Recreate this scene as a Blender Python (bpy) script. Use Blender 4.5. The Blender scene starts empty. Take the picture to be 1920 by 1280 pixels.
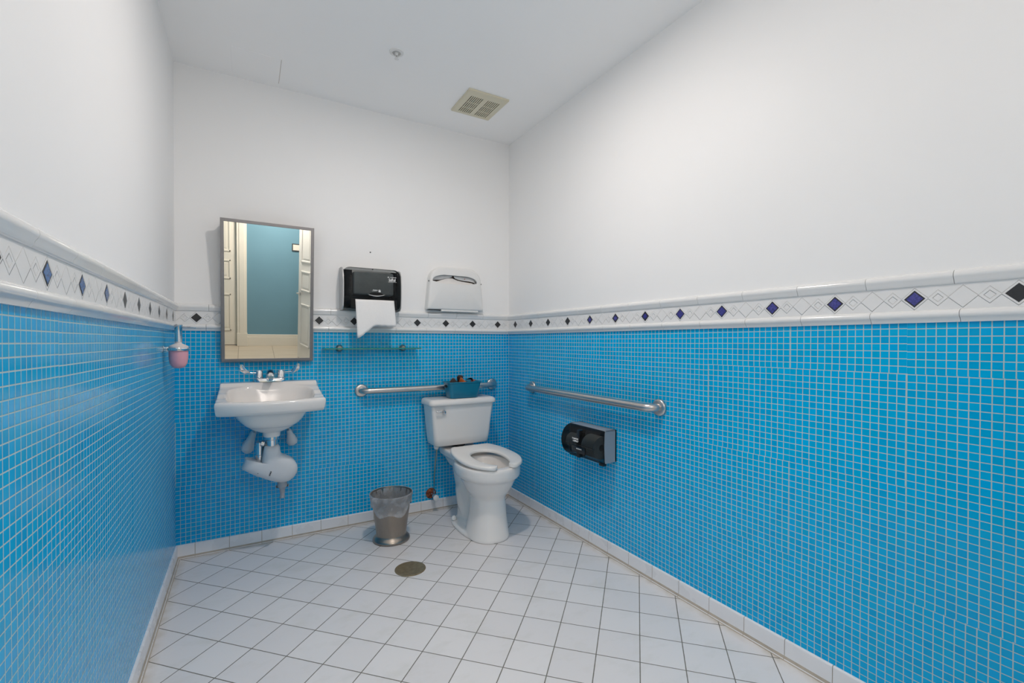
import bpy, bmesh, math, random
from mathutils import Vector, Matrix, Euler
random.seed(4)
PI = math.pi
COL = bpy.context.scene.collection
SC = bpy.context.scene

# ------------------------------------------------------------------ room numbers (metres)
W, CEIL, TILE, RAIL, BASE = 2.018, 2.607, 1.204, 1.347, 0.0717
YB = -3.45            # inner face of the wall behind the camera
PITCH = 0.0224        # glass mosaic module

# ------------------------------------------------------------------ node helpers
def new_mat(name):
    m = bpy.data.materials.new(name); m.use_nodes = True
    nt = m.node_tree; nt.nodes.clear()
    out = nt.nodes.new('ShaderNodeOutputMaterial')
    return m, nt, out
def L(nt, a, b): nt.links.new(a, b)
def mth(nt, op, a, b=None, c=None, clamp=False):
    n = nt.nodes.new('ShaderNodeMath'); n.operation = op; n.use_clamp = clamp
    for i, v in enumerate((a, b, c)):
        if v is None: continue
        if isinstance(v, (int, float)): n.inputs[i].default_value = v
        else: L(nt, v, n.inputs[i])
    return n.outputs[0]
def pos(nt):
    g = nt.nodes.new('ShaderNodeTexCoord'); s = nt.nodes.new('ShaderNodeSeparateXYZ')
    L(nt, g.outputs['Object'], s.inputs[0]); return g.outputs['Object'], s.outputs
def mixc(nt, f, a, b):
    n = nt.nodes.new('ShaderNodeMix'); n.data_type = 'RGBA'
    if isinstance(f, (int, float)): n.inputs[0].default_value = f
    else: L(nt, f, n.inputs[0])
    for i, v in ((6, a), (7, b)):
        if isinstance(v, tuple): n.inputs[i].default_value = v + (1,) if len(v) == 3 else v
        else: L(nt, v, n.inputs[i])
    return n.outputs[2]
def maprange(nt, v, a, b, c=0.0, d=1.0):
    n = nt.nodes.new('ShaderNodeMapRange')
    L(nt, v, n.inputs[0])
    for i, q in enumerate((a, b, c, d)): n.inputs[i + 1].default_value = q
    return n.outputs[0]
def bsdf(nt, out, col=(.8, .8, .8), rough=.5, metal=0.0, spec=.5, coat=0.0):
    p = nt.nodes.new('ShaderNodeBsdfPrincipled')
    if isinstance(col, tuple): p.inputs['Base Color'].default_value = col + (1,)
    else: L(nt, col, p.inputs['Base Color'])
    if isinstance(rough, (int, float)): p.inputs['Roughness'].default_value = rough
    else: L(nt, rough, p.inputs['Roughness'])
    p.inputs['Metallic'].default_value = metal
    p.inputs['Specular IOR Level'].default_value = spec
    p.inputs['Coat Weight'].default_value = coat
    L(nt, p.outputs[0], out.inputs[0]); return p
def noise(nt, vec, scale, detail=3.0, rough=.5):
    n = nt.nodes.new('ShaderNodeTexNoise'); n.inputs['Scale'].default_value = scale
    n.inputs['Detail'].default_value = detail; n.inputs['Roughness'].default_value = rough
    L(nt, vec, n.inputs['Vector']); return n.outputs['Fac']
def bump(nt, p, h, dist=.001, strength=1.0):
    b = nt.nodes.new('ShaderNodeBump'); b.inputs['Distance'].default_value = dist
    b.inputs['Strength'].default_value = strength
    L(nt, h, b.inputs['Height']); L(nt, b.outputs[0], p.inputs['Normal'])
def plain(name, col, rough=.5, metal=0.0, var=.04, nscale=30, bmp=0.0, spec=.5, coat=0.0):
    """a procedural material: base colour broken up by a faint noise"""
    m, nt, out = new_mat(name)
    v, _ = pos(nt)
    f = noise(nt, v, nscale)
    dark = tuple(max(0, c * (1 - var)) for c in col); lite = tuple(min(1, c * (1 + var)) for c in col)
    c = mixc(nt, f, dark, lite)
    r = maprange(nt, f, 0, 1, max(.02, rough - .05), min(1, rough + .05))
    p = bsdf(nt, out, c, r, metal, spec, coat)
    if bmp: bump(nt, p, f, bmp)
    return m

def mat_mosaic(axis, name):
    m, nt, out = new_mat(name)
    vec, s = pos(nt)
    u, v = s[axis], s[2]
    SH = PITCH * 15
    su = mth(nt, 'FLOOR', mth(nt, 'DIVIDE', mth(nt, 'ADD', u, .025), SH))
    sv = mth(nt, 'FLOOR', mth(nt, 'DIVIDE', mth(nt, 'SUBTRACT', v, 1.055), SH))
    cv = nt.nodes.new('ShaderNodeCombineXYZ'); L(nt, su, cv.inputs[0]); L(nt, sv, cv.inputs[1])
    wn = nt.nodes.new('ShaderNodeTexWhiteNoise'); L(nt, cv.outputs[0], wn.inputs[0])
    sc = nt.nodes.new('ShaderNodeSeparateColor'); L(nt, wn.outputs['Color'], sc.inputs[0])
    wob = noise(nt, vec, 1.3, 1)
    uo = mth(nt, 'ADD', mth(nt, 'MULTIPLY', mth(nt, 'SUBTRACT', sc.outputs[0], .5), .004), mth(nt, 'MULTIPLY', wob, .004))
    vo = mth(nt, 'ADD', mth(nt, 'MULTIPLY', mth(nt, 'SUBTRACT', sc.outputs[1], .5), .0022), mth(nt, 'MULTIPLY', wob, .004))
    a = mth(nt, 'DIVIDE', mth(nt, 'ADD', u, uo), PITCH)
    b = mth(nt, 'DIVIDE', mth(nt, 'ADD', mth(nt, 'SUBTRACT', v, 1.055), vo), PITCH)
    def edge(x):
        f = mth(nt, 'FRACT', x); return mth(nt, 'MINIMUM', f, mth(nt, 'SUBTRACT', 1.0, f)), mth(nt, 'FLOOR', x)
    ea, ia = edge(a); eb, ib = edge(b)
    e = mth(nt, 'MINIMUM', ea, eb)
    tile = maprange(nt, e, .044, .062)
    ci = nt.nodes.new('ShaderNodeCombineXYZ'); L(nt, ia, ci.inputs[0]); L(nt, ib, ci.inputs[1])
    w2 = nt.nodes.new('ShaderNodeTexWhiteNoise'); L(nt, ci.outputs[0], w2.inputs[0])
    s2 = nt.nodes.new('ShaderNodeSeparateColor'); L(nt, w2.outputs['Color'], s2.inputs[0])
    c1 = mixc(nt, s2.outputs[0], (.001, .345, .68), (.001, .41, .80))
    c2 = mixc(nt, mth(nt, 'MULTIPLY', s2.outputs[1], .5), c1, (.001, .43, .70))
    c3 = mixc(nt, tile, (.44, .55, .56), c2)
    r = mixc(nt, tile, (.7, .7, .7), (.2, .2, .2))
    p = bsdf(nt, out, c3, maprange(nt, tile, 0, 1, .75, .15), spec=.2)
    bump(nt, p, maprange(nt, e, .03, .09), .0006, .6)
    return m

def mat_floor():
    m, nt, out = new_mat('floor_tile')
    vec, s = pos(nt)
    ang = math.radians(-45.4); P = .1555
    c_, s_ = math.cos(ang), math.sin(ang)
    a = mth(nt, 'SUBTRACT', mth(nt, 'DIVIDE', mth(nt, 'ADD', mth(nt, 'MULTIPLY', s[0], c_), mth(nt, 'MULTIPLY', s[1], s_)), P), .0251)
    b = mth(nt, 'SUBTRACT', mth(nt, 'DIVIDE', mth(nt, 'ADD', mth(nt, 'MULTIPLY', s[0], s_), mth(nt, 'MULTIPLY', s[1], -c_)), P), .2251)
    def edge(x):
        f = mth(nt, 'FRACT', x); return mth(nt, 'MINIMUM', f, mth(nt, 'SUBTRACT', 1.0, f)), mth(nt, 'FLOOR', x)
    ea, ia = edge(a); eb, ib = edge(b)
    e = mth(nt, 'MINIMUM', ea, eb)
    fray = mth(nt, 'MULTIPLY', noise(nt, vec, 60, 4), .006)
    tile = maprange(nt, mth(nt, 'SUBTRACT', e, fray), .0065, .0105)
    ci = nt.nodes.new('ShaderNodeCombineXYZ'); L(nt, ia, ci.inputs[0]); L(nt, ib, ci.inputs[1])
    w2 = nt.nodes.new('ShaderNodeTexWhiteNoise'); L(nt, ci.outputs[0], w2.inputs[0])
    base = mixc(nt, w2.outputs[0], (.69, .665, .665), (.73, .705, .70))
    st = nt.nodes.new('ShaderNodeMapping'); st.inputs['Scale'].default_value = (1, 1.7, 1); st.inputs['Rotation'].default_value = (0, 0, .5)
    L(nt, vec, st.inputs[0])
    smudge = maprange(nt, noise(nt, st.outputs[0], 5, 6, .65), .52, .78, 0, .5)
    c1 = mixc(nt, smudge, base, (.56, .54, .49))
    scuff = maprange(nt, noise(nt, st.outputs[0], 42, 5, .7), .66, .76, 0, .45)
    c2 = mixc(nt, scuff, c1, (.50, .48, .42))
    # dirt gathering beside the base tiles
    edge_x = mth(nt, 'MINIMUM', mth(nt, 'ABSOLUTE', s[0]), mth(nt, 'ABSOLUTE', mth(nt, 'ADD', s[0], W)))
    edge_w = mth(nt, 'MINIMUM', edge_x, mth(nt, 'ABSOLUTE', s[1]))
    dirt = mth(nt, 'MULTIPLY', maprange(nt, edge_w, .02, .055, 1, 0), maprange(nt, noise(nt, vec, 14, 4), .35, .65, .1, .85))
    c3 = mixc(nt, dirt, c2, (.50, .45, .38))
    c4 = mixc(nt, tile, (.17, .16, .135), c3)
    p = bsdf(nt, out, c4, maprange(nt, tile, 0, 1, .8, .38), spec=.4)
    bump(nt, p, maprange(nt, e, .003, .016), .0008, .7)
    return m

def mat_band(axis, P, off, name):
    """white border tile embossed with a chain of diamonds; the dark inlays are separate faces"""
    m, nt, out = new_mat(name)
    vec, s = pos(nt)
    u = mth(nt, 'DIVIDE', mth(nt, 'ADD', s[axis], off), P)
    f = mth(nt, 'MULTIPLY', mth(nt, 'SUBTRACT', mth(nt, 'FRACT', mth(nt, 'ADD', u, .5)), .5), P)     # 0 at the dark inlays
    g = mth(nt, 'MULTIPLY', mth(nt, 'SUBTRACT', mth(nt, 'FRACT', u), .5), P)                          # 0 at the big blank diamonds
    h2 = mth(nt, 'SUBTRACT', mth(nt, 'FRACT', mth(nt, 'ADD', mth(nt, 'MULTIPLY', u, 2), 0)), .5)
    h = mth(nt, 'MULTIPLY', h2, P / 2)                                                                # 0 at the small diamonds
    v = mth(nt, 'ABSOLUTE', mth(nt, 'SUBTRACT', s[2], 1.2735))
    def dia(x, r):
        return maprange(nt, mth(nt, 'ADD', mth(nt, 'ABSOLUTE', x), v), r, r + .0022, 1, 0)
    hgt = mth(nt, 'MAXIMUM', dia(f, .0305), dia(g, .0295))
    small = mth(nt, 'SUBTRACT', dia(h, .0215), dia(h, .0105))
    hgt = mth(nt, 'MAXIMUM', hgt, mth(nt, 'MULTIPLY', small, .8))
    rim = mth(nt, 'SUBTRACT', dia(f, .036), dia(f, .031))
    p = bsdf(nt, out, mixc(nt, noise(nt, vec, 20), (.74, .74, .74), (.79, .79, .79)), .22, spec=.5)
    bump(nt, p, hgt, .0032, 1.0)
    return m

def mat_cobalt(name='cobalt_inlay', a=(.018, .025, .17), b_=(.05, .05, .30)):
    m, nt, out = new_mat(name)
    vec, s = pos(nt)
    n1 = noise(nt, vec, 180, 3)
    c = mixc(nt, maprange(nt, n1, .35, .65), a, b_)
    bsdf(nt, out, c, .12, spec=.7); return m
def mat_glasslike(name, tint, gloss, glossy_amt, rough=.08):
    """thin tinted sheet: lets a tinted part of the light through and mirrors a little"""
    m, nt, out = new_mat(name)
    t = nt.nodes.new('ShaderNodeBsdfTransparent'); t.inputs[0].default_value = tint + (1,)
    g = nt.nodes.new('ShaderNodeBsdfPrincipled'); g.inputs['Base Color'].default_value = gloss + (1,)
    g.inputs['Roughness'].default_value = rough
    v, _ = pos(nt)
    fr = nt.nodes.new('ShaderNodeFresnel'); fr.inputs[0].default_value = 1.5
    f = mth(nt, 'ADD', mth(nt, 'MULTIPLY', fr.outputs[0], .6), mth(nt, 'MULTIPLY', noise(nt, v, 25), glossy_amt), clamp=True)
    mx = nt.nodes.new('ShaderNodeMixShader'); L(nt, f, mx.inputs[0]); L(nt, t.outputs[0], mx.inputs[1]); L(nt, g.outputs[0], mx.inputs[2])
    L(nt, mx.outputs[0], out.inputs[0]); return m
def mat_emit(name, col, st):
    m, nt, out = new_mat(name); e = nt.nodes.new('ShaderNodeEmission')
    e.inputs[0].default_value = col + (1,); e.inputs[1].default_value = st
    L(nt, e.outputs[0], out.inputs[0]); return m
def mat_hallfloor():
    m, nt, out = new_mat('hall_floor_tile'); vec, s = pos(nt)
    def edge(x, P):
        f = mth(nt, 'FRACT', mth(nt, 'DIVIDE', x, P)); return mth(nt, 'MINIMUM', f, mth(nt, 'SUBTRACT', 1.0, f))
    e = mth(nt, 'MINIMUM', edge(s[0], .45), edge(s[1], .3))
    st = nt.nodes.new('ShaderNodeMapping'); st.inputs['Scale'].default_value = (1, 6, 1); L(nt, vec, st.inputs[0])
    c = mixc(nt, noise(nt, st.outputs[0], 4, 5), (.45, .36, .26), (.58, .50, .40))
    c = mixc(nt, maprange(nt, e, .004, .010), (.22, .18, .13), c)
    bsdf(nt, out, c, .45); return m
def mat_brushed(name, col, rough, axis_scale):
    m, nt, out = new_mat(name); vec, s = pos(nt)
    st = nt.nodes.new('ShaderNodeMapping'); st.inputs['Scale'].default_value = axis_scale; L(nt, vec, st.inputs[0])
    n = noise(nt, st.outputs[0], 30, 3)
    c = mixc(nt, n, tuple(x * .85 for x in col), col)
    bsdf(nt, out, c, maprange(nt, n, 0, 1, rough - .06, rough + .08), 1.0); return m
def mat_rust():
    m, nt, out = new_mat('rusty_metal'); vec, s = pos(nt)
    n = noise(nt, vec, 70, 4)
    c = mixc(nt, maprange(nt, n, .4, .6), (.12, .02, .008), (.30, .10, .04))
    bsdf(nt, out, c, .7, .3); return m
def mat_grate():
    m, nt, out = new_mat('aged_brass'); vec, s = pos(nt)
    n = noise(nt, vec, 55, 4)
    c = mixc(nt, n, (.17, .12, .065), (.42, .33, .20))
    bsdf(nt, out, c, .40, .55); return m

M = {}
M['paint'] = plain('white_wall_paint', (.85, .85, .85), .55, var=.012, nscale=3)
M['ceilpaint'] = plain('white_ceiling_paint', (.92, .92, .92), .7, var=.012, nscale=3)
M['mos_x'] = mat_mosaic(0, 'blue_glass_mosaic_back'); M['mos_y'] = mat_mosaic(1, 'blue_glass_mosaic_side')
M['floor'] = mat_floor()
BP = {'back': (.2027, .0985), 'right': (.2083, .104), 'left': (.2096, .108)}
M['band_x'] = mat_band(0, *BP['back'], 'embossed_border_back'); M['band_y'] = mat_band(1, *BP['right'], 'embossed_border_right'); M['band_l'] = mat_band(1, *BP['left'], 'embossed_border_left')
M['glaze'] = plain('white_glazed_trim', (.78, .78, .775), .16, var=.02, nscale=12, coat=.3)
M['baset'] = plain('white_base_tile', (.74, .74, .76), .28, var=.06, nscale=9)
M['caulk'] = plain('stained_grout', (.42, .37, .31), .85, var=.25, nscale=25, bmp=.001)
M['black'] = plain('black_inlay', (.022, .022, .024), .3, var=.2)
M['cobalt'] = mat_cobalt(); M['cobalt_sheen'] = mat_cobalt('cobalt_inlay_sheen', (.012, .06, .22), (.04, .16, .42))  # second, bluer copy paints the left wall's reflections into the cobalt
M['porcelain'] = plain('vitreous_china', (.80, .765, .735), .14, var=.01, nscale=5, coat=.1)
M['seatplastic'] = plain('white_seat_plastic', (.81, .78, .745), .25, var=.01, nscale=5)
M['whiteplastic'] = plain('white_plastic', (.76, .76, .75), .38, var=.02)
M['chrome'] = mat_brushed('polished_chrome', (.82, .83, .85), .10, (1, 1, 1))
M['brushed'] = mat_brushed('brushed_stainless', (.66, .62, .60), .30, (1, 1, 12))
M['frame'] = mat_brushed('satin_frame_metal', (.27, .26, .265), .42, (1, 1, 1))
M['can'] = mat_brushed('dull_pewter', (.36, .32, .28), .30, (4, 4, 1))
M['mirror'] = mat_brushed('silvered_glass', (.90, .91, .90), .065, (1, 1, 1))
m_, nt_, out_ = new_mat('silvered_glass_clear'); v_, _ = pos(nt_)
bsdf(nt_, out_, mixc(nt_, noise(nt_, v_, 6), (.86, .88, .87), (.90, .91, .90)), .0, 1.0); M['mirror'] = m_
M['rust'] = mat_rust(); M['grate'] = mat_grate()
M['dark'] = plain('black_plastic', (.012, .013, .015), .25, var=.2)
M['void'] = plain('dark_hollow', (.006, .006, .006), .9, var=.1)
M['greyplastic'] = plain('grey_plastic', (.30, .33, .37), .35, var=.04)
M['lightgrey'] = plain('light_grey_plastic', (.50, .50, .50), .35, var=.03)
M['smoke'] = mat_glasslike('smoked_plastic', (.40, .43, .435), (.030, .033, .037), .34, .22)
M['smoke2'] = mat_glasslike('smoked_plastic_dark', (.30, .325, .33), (.035, .034, .034), .34, .20)
M['shelfglass'] = mat_glasslike('green_shelf_glass', (.72, .90, .84), (.10, .34, .28), .16, .05)
M['glassedge'] = plain('green_glass_edge', (.03, .24, .20), .12, var=.15, nscale=60)
M['liner'] = mat_glasslike('clear_bin_liner', (.92, .93, .94), (.80, .82, .86), .52, .25)
M['paper'] = plain('white_paper', (.80, .79, .78), .9, var=.03, nscale=120, bmp=.0004)
M['teal'] = plain('teal_bin_plastic', (.003, .165, .27), .35, var=.03)
M['pink'] = plain('frosted_pink_soap', (.74, .36, .42), .32, var=.06)
M['frost'] = plain('frosted_plastic', (.72, .66, .64), .35, var=.04)
M['cream'] = plain('cream_door_paint', (.76, .70, .60), .4, var=.05, nscale=5)
M['doorwhite'] = plain('white_door_paint', (.74, .71, .66), .4, var=.04, nscale=5)
M['hallblue'] = plain('dusty_blue_paint', (.15, .29, .36), .6, var=.05, nscale=2.5)
M['hallfloor'] = mat_hallfloor()
M['ventplastic'] = plain('yellowed_vent_plastic', (.66, .62, .48), .45, var=.03)
M['insul'] = plain('pipe_cover_vinyl', (.64, .65, .67), .4, var=.06, nscale=18)
M['orange'] = plain('orange_petal', (.55, .13, .02), .5, var=.3, nscale=60)
M['brownleaf'] = plain('dark_brown_petal', (.030, .010, .006), .5, var=.4, nscale=60)
M['rose'] = plain('dusty_rose_petal', (.32, .10, .09), .5, var=.3, nscale=60)
M['slot_depth'] = plain('slot_depth_brown', (.10, .075, .06), .8, var=.2)
M['stain'] = plain('orange_stain', (.45, .14, .06), .9, var=.3, nscale=90)
M['ink'] = plain('white_print', (.85, .85, .85), .5, var=.01)
M['darkink'] = plain('dark_print', (.05, .05, .05), .5, var=.01)
M['water'] = plain('toilet_water', (.60, .62, .64), .02, var=.01)
M['tubing'] = mat_brushed('worn_supply_tube', (.50, .46, .36), .35, (1, 1, 1))
M['lamp'] = mat_emit('lamp_glow', (1.0, .985, .96), 26.0)
M['lamp_hall'] = mat_emit('hall_lamp_glow', (1.0, .95, .86), 14.0)

# ------------------------------------------------------------------ object helpers
def link(o, parent=None):
    COL.objects.link(o)
    if parent is not None: o.parent = parent
    return o
def obj(name, bm, mats, parent=None, smooth=False, angle=40, loc=None):
    if not isinstance(mats, (list, tuple)): mats = [mats]
    bmesh.ops.recalc_face_normals(bm, faces=bm.faces)
    me = bpy.data.meshes.new(name); bm.to_mesh(me); bm.free()
    for m in mats: me.materials.append(M[m] if isinstance(m, str) else m)
    if smooth:
        me.polygons.foreach_set('use_smooth', [True] * len(me.polygons))
        me.set_sharp_from_angle(angle=math.radians(angle))
    o = bpy.data.objects.new(name, me); link(o, parent)
    if loc is not None: o.location = loc
    return o
def mod(o, kind, **k):
    m = o.modifiers.new(kind.lower(), kind)
    for a, b in k.items(): setattr(m, a, b)
    return m
def tag(o, label, cat, group=None):
    o['label'] = label; o['category'] = cat
    if group: o['group'] = group
    return o
def thing(name, label, cat, loc=(0, 0, 0), group=None):
    o = bpy.data.objects.new(name, None); o.empty_display_size = .05; o.location = loc
    COL.objects.link(o); return tag(o, label, cat, group)
def struct(name, bm, mats, parent=None, smooth=False, angle=40):
    o = obj(name, bm, mats, parent, smooth, angle)
    if parent is None: o['kind'] = 'structure'
    return o
def BM(): return bmesh.new()
def setmat(bm, n0, mi):
    bm.faces.ensure_lookup_table()
    for f in bm.faces[n0:]: f.material_index = mi
def box(bm, x0, x1, y0, y1, z0, z1, mi=0, bev=0, seg=2):
    n0 = len(bm.faces)
    r = bmesh.ops.create_cube(bm, size=1)
    for v in r['verts']:
        v.co = Vector(((x0 + x1) / 2 + v.co.x * (x1 - x0), (y0 + y1) / 2 + v.co.y * (y1 - y0), (z0 + z1) / 2 + v.co.z * (z1 - z0)))
    es = list({e for v in r['verts'] for e in v.link_edges})
    fs = list({f for v in r['verts'] for f in v.link_faces})
    for f in fs: f.material_index = mi
    if bev: bmesh.ops.bevel(bm, geom=es, offset=bev, segments=seg, affect='EDGES', profile=.6, material=mi if mi else -1)
    return r
def loft(bm, rings, close=True, cap=True, mi=0):
    vs = [[bm.verts.new(p) for p in ring] for ring in rings]
    n = len(vs[0])
    for a, b in zip(vs[:-1], vs[1:]):
        for i in range(n if close else n - 1):
            j = (i + 1) % n
            f = bm.faces.new((a[i], a[j], b[j], b[i])); f.material_index = mi
    if cap:
        for r in (vs[0], vs[-1]):
            try: bm.faces.new(r).material_index = mi
            except ValueError: pass
    return vs
def frame_axes(d):
    d = d.normalized(); a = Vector((0, 0, 1)) if abs(d.z) < .9 else Vector((1, 0, 0))
    u = d.cross(a).normalized(); return u, u.cross(d).normalized()
def tube(bm, pts, rad, n=14, cap=True, mi=0, squash=None):
    pts = [Vector(p) for p in pts]
    rr = rad if isinstance(rad, (list, tuple)) else [rad] * len(pts)
    rings = []; prev = None
    for i, p in enumerate(pts):
        d = (pts[min(i + 1, len(pts) - 1)] - pts[max(i - 1, 0)]).normalized()
        if prev is None: u, w = frame_axes(d)
        else:
            u = (prev - d * prev.dot(d)).normalized(); w = d.cross(u)
        prev = u
        rings.append([p + (u * math.cos(2 * PI * k / n) + w * math.sin(2 * PI * k / n)) * rr[i] for k in range(n)])
    loft(bm, rings, True, cap, mi)
def lathe(bm, prof, c=(0, 0, 0), axis='z', n=32, mi=0, cap=True):
    """prof: list of (radius, height) about an axis through c"""
    rings = []
    for r, h in prof:
        ring = []
        for k in range(n):
            a = 2 * PI * k / n; x, y = math.cos(a) * max(r, 1e-5), math.sin(a) * max(r, 1e-5)
            if axis == 'z': p = (c[0] + x, c[1] + y, c[2] + h)
            elif axis == 'y': p = (c[0] + x, c[1] + h, c[2] + y)
            else: p = (c[0] + h, c[1] + x, c[2] + y)
            ring.append(p)
        rings.append(ring)
    loft(bm, rings, True, cap, mi)
def superell(cx, cy, rx, ryf, ryb, z, n=2.2, N=48):
    out = []
    for k in range(N):
        t = 2 * PI * k / N; c, s = math.cos(t), math.sin(t)
        x = cx + rx * math.copysign(abs(c) ** (2 / n), c)
        ry = ryb if s > 0 else ryf
        y = cy + ry * math.copysign(abs(s) ** (2 / n), s)
        out.append((x, y, z))
    return out
def rrect(x0, x1, y0, y1, r, z, seg=6):
    pts = []
    for cx, cy, a0 in ((x1 - r, y1 - r, 0), (x0 + r, y1 - r, 90), (x0 + r, y0 + r, 180), (x1 - r, y0 + r, 270)):
        for k in range(seg + 1):
            a = math.radians(a0 + 90 * k / seg); pts.append((cx + r * math.cos(a), cy + r * math.sin(a), z))
    return pts
def prism(bm, outline, fn, d0, d1, mi=0):
    """outline (u,v) extruded from d0 to d1; fn maps (u,v,d) to xyz"""
    a = [bm.verts.new(fn(u, v, d0)) for u, v in outline]; b = [bm.verts.new(fn(u, v, d1)) for u, v in outline]
    n = len(a)
    for i in range(n):
        j = (i + 1) % n; bm.faces.new((a[i], a[j], b[j], b[i])).material_index = mi
    bm.faces.new(a).material_index = mi; bm.faces.new(b[::-1]).material_index = mi
def text_mesh(name, body, size, mat, parent, matrix, depth=.0003, bold=0.0, sx=1.0):
    cu = bpy.data.curves.new(name, 'FONT'); cu.body = body; cu.size = size; cu.extrude = depth; cu.offset = bold
    cu.align_x = 'CENTER'; cu.align_y = 'CENTER'
    tmp = bpy.data.objects.new(name + '_tmp', cu); COL.objects.link(tmp)
    dg = bpy.context.evaluated_depsgraph_get(); dg.update()
    me = bpy.data.meshes.new_from_object(tmp.evaluated_get(dg)); bpy.data.objects.remove(tmp)
    me.transform(matrix @ Matrix.Diagonal((sx, 1, 1, 1)))
    me.materials.clear(); me.materials.append(M[mat])
    o = bpy.data.objects.new(name, me); return link(o, parent)
def on_back(x, y, z): return Matrix.Translation((x, y, z)) @ Matrix.Rotation(PI / 2, 4, 'X')
def on_right(x, y, z, tilt=0): return Matrix.Translation((x, y, z)) @ Matrix.Rotation(-PI / 2, 4, 'Z') @ Matrix.Rotation(PI / 2 + tilt, 4, 'X')
def local(o, root):
    """parent o (built in world coordinates) to root without moving it"""
    o.parent = root; o.matrix_parent_inverse = Matrix.Translation(root.location).inverted(); return o
def P_(root):
    class Q:
        def __call__(self, name, bm, mats, smooth=True, angle=40):
            o = obj(name, bm, mats, None, smooth, angle); return local(o, root)
    return Q()

# ================================================================== THE ROOM
T_ = .12
bm = BM(); box(bm, -2.5, .3, YB - .15, .3, -.15, 0); struct('floor', bm, 'floor')
bm = BM(); box(bm, -2.4, .3, YB - .12, .3, CEIL, CEIL + .12); struct('ceiling', bm, 'ceilpaint')
for nm, a, mos in (('wall_back', (-W - T_, T_, 0, T_), 'mos_x'), ('wall_right', (0, T_, YB, 0), 'mos_y'), ('wall_left', (-W - T_, -W, YB, 0), 'mos_y')):
    bm = BM(); box(bm, *a, 0, TILE + .02, mi=0); box(bm, *a, TILE + .02, CEIL, mi=1)
    struct(nm, bm, [mos, 'paint'])
# wall behind the camera, with the doorway
DX0, DX1, DH = -1.985, -.735, 2.06
bm = BM()
box(bm, DX1, T_, YB - T_, YB, 0, CEIL); box(bm, -W - T_, DX0, YB - T_, YB, 0, CEIL); box(bm, DX0, DX1, YB - T_, YB, DH, CEIL)
struct('wall_front', bm, 'paint')

# border: a bulging rail, an embossed band with dark diamonds, a lower rail
def profile_run(bm, prof, wall, s0, s1, mi=0, gap=.0007):
    """prof: (depth, z) points; extruded from s0 to s1 along the wall"""
    def f(d, z, s):
        if wall == 'back': return (s, -d, z)
        if wall == 'right': return (-d, s, z)
        return (-W + d, s, z)
    a = [bm.verts.new(f(d, z, s0 + gap)) for d, z in prof]; b = [bm.verts.new(f(d, z, s1 - gap)) for d, z in prof]
    n = len(prof)
    for i in range(n):
        j = (i + 1) % n; bm.faces.new((a[i], a[j], b[j], b[i])).material_index = mi
    bm.faces.new(a).material_index = mi; bm.faces.new(b[::-1]).material_index = mi
def arc(cx, cz, rx, rz, a0, a1, n=8):
    return [(cx + rx * math.cos(math.radians(a0 + (a1 - a0) * k / n)), cz + rz * math.sin(math.radians(a0 + (a1 - a0) * k / n))) for k in range(n + 1)]
top_prof = [(0, 1.347)] + arc(.004, 1.332, .016, .015, 90, -25, 9) + [(.0135, 1.318), (.0125, 1.312), (.009, 1.3085), (0, 1.3085)]
low_prof = [(0, 1.2395)] + [(.007, 1.2395)] + arc(.007, 1.226, .0135, .0125, 80, -60, 9) + [(.0105, 1.2095), (.008, TILE), (0, TILE)]
BAND_D = .006
def runs(lo, hi, step, phase):
    e = [hi]; s = hi - phase
    while s > lo + .01: e.append(s); s -= step
    e.append(lo); return list(zip(e[1:], e[:-1]))
n_trim = 0
BLUE_R = (4, 5, 6, 7, 8, 9, 10, 11); BLUE_L = (8, 7, 6)
for wall, lo, hi, bandm in (('back', -W, 0, 'band_x'), ('right', YB, 0, 'band_y'), ('left', YB, 0, 'band_l')):
    n_trim += 1
    bm = BM()
    for a, b in runs(lo, hi, .2055, .017): profile_run(bm, top_prof, wall, a, b)
    struct('trim_%d' % n_trim, bm, 'glaze', smooth=True, angle=50)
    n_trim += 1
    bm = BM()
    for a, b in runs(lo, hi, .2055, .03): profile_run(bm, low_prof, wall, a, b)
    struct('trim_%d' % n_trim, bm, 'glaze', smooth=True, angle=50)
    n_trim += 1
    bm = BM()
    profile_run(bm, [(0, 1.3085), (BAND_D, 1.3085), (BAND_D, 1.2395), (0, 1.2395)], wall, lo, hi, 0, 0)
    k = 0
    while -BP[wall][1] - k * BP[wall][0] > lo + .03:
        s = -BP[wall][1] - k * BP[wall][0]; r = .0245
        def f(d, z, q):
            return (q, -d, z) if wall == 'back' else ((-d, q, z) if wall == 'right' else (-W + d, q, z))
        zc = 1.2735
        blue = (wall == 'right' and k in BLUE_R) or (wall == 'left' and k in BLUE_L)
        def dia(r, d0, d1, mi):
            a = [bm.verts.new(f(d1, zc + dz * r, s + dq * r)) for dz, dq in ((1, 0), (0, 1), (-1, 0), (0, -1))]
            c = [bm.verts.new(f(d0, zc + dz * r, s + dq * r)) for dz, dq in ((1, 0), (0, 1), (-1, 0), (0, -1))]
            bm.faces.new(a).material_index = mi
            for i in range(4): bm.faces.new((a[i], a[(i + 1) % 4], c[(i + 1) % 4], c[i])).material_index = mi
        dia(r, BAND_D - .002, BAND_D + .0006, 1)
        if blue: dia(r * (.62 if wall == 'right' and k < 7 else .8), BAND_D, BAND_D + .0009, 2)
        k += 1
    struct('trim_%d' % n_trim, bm, [bandm, 'black', 'cobalt' if wall == 'right' else 'cobalt_sheen'])

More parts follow.
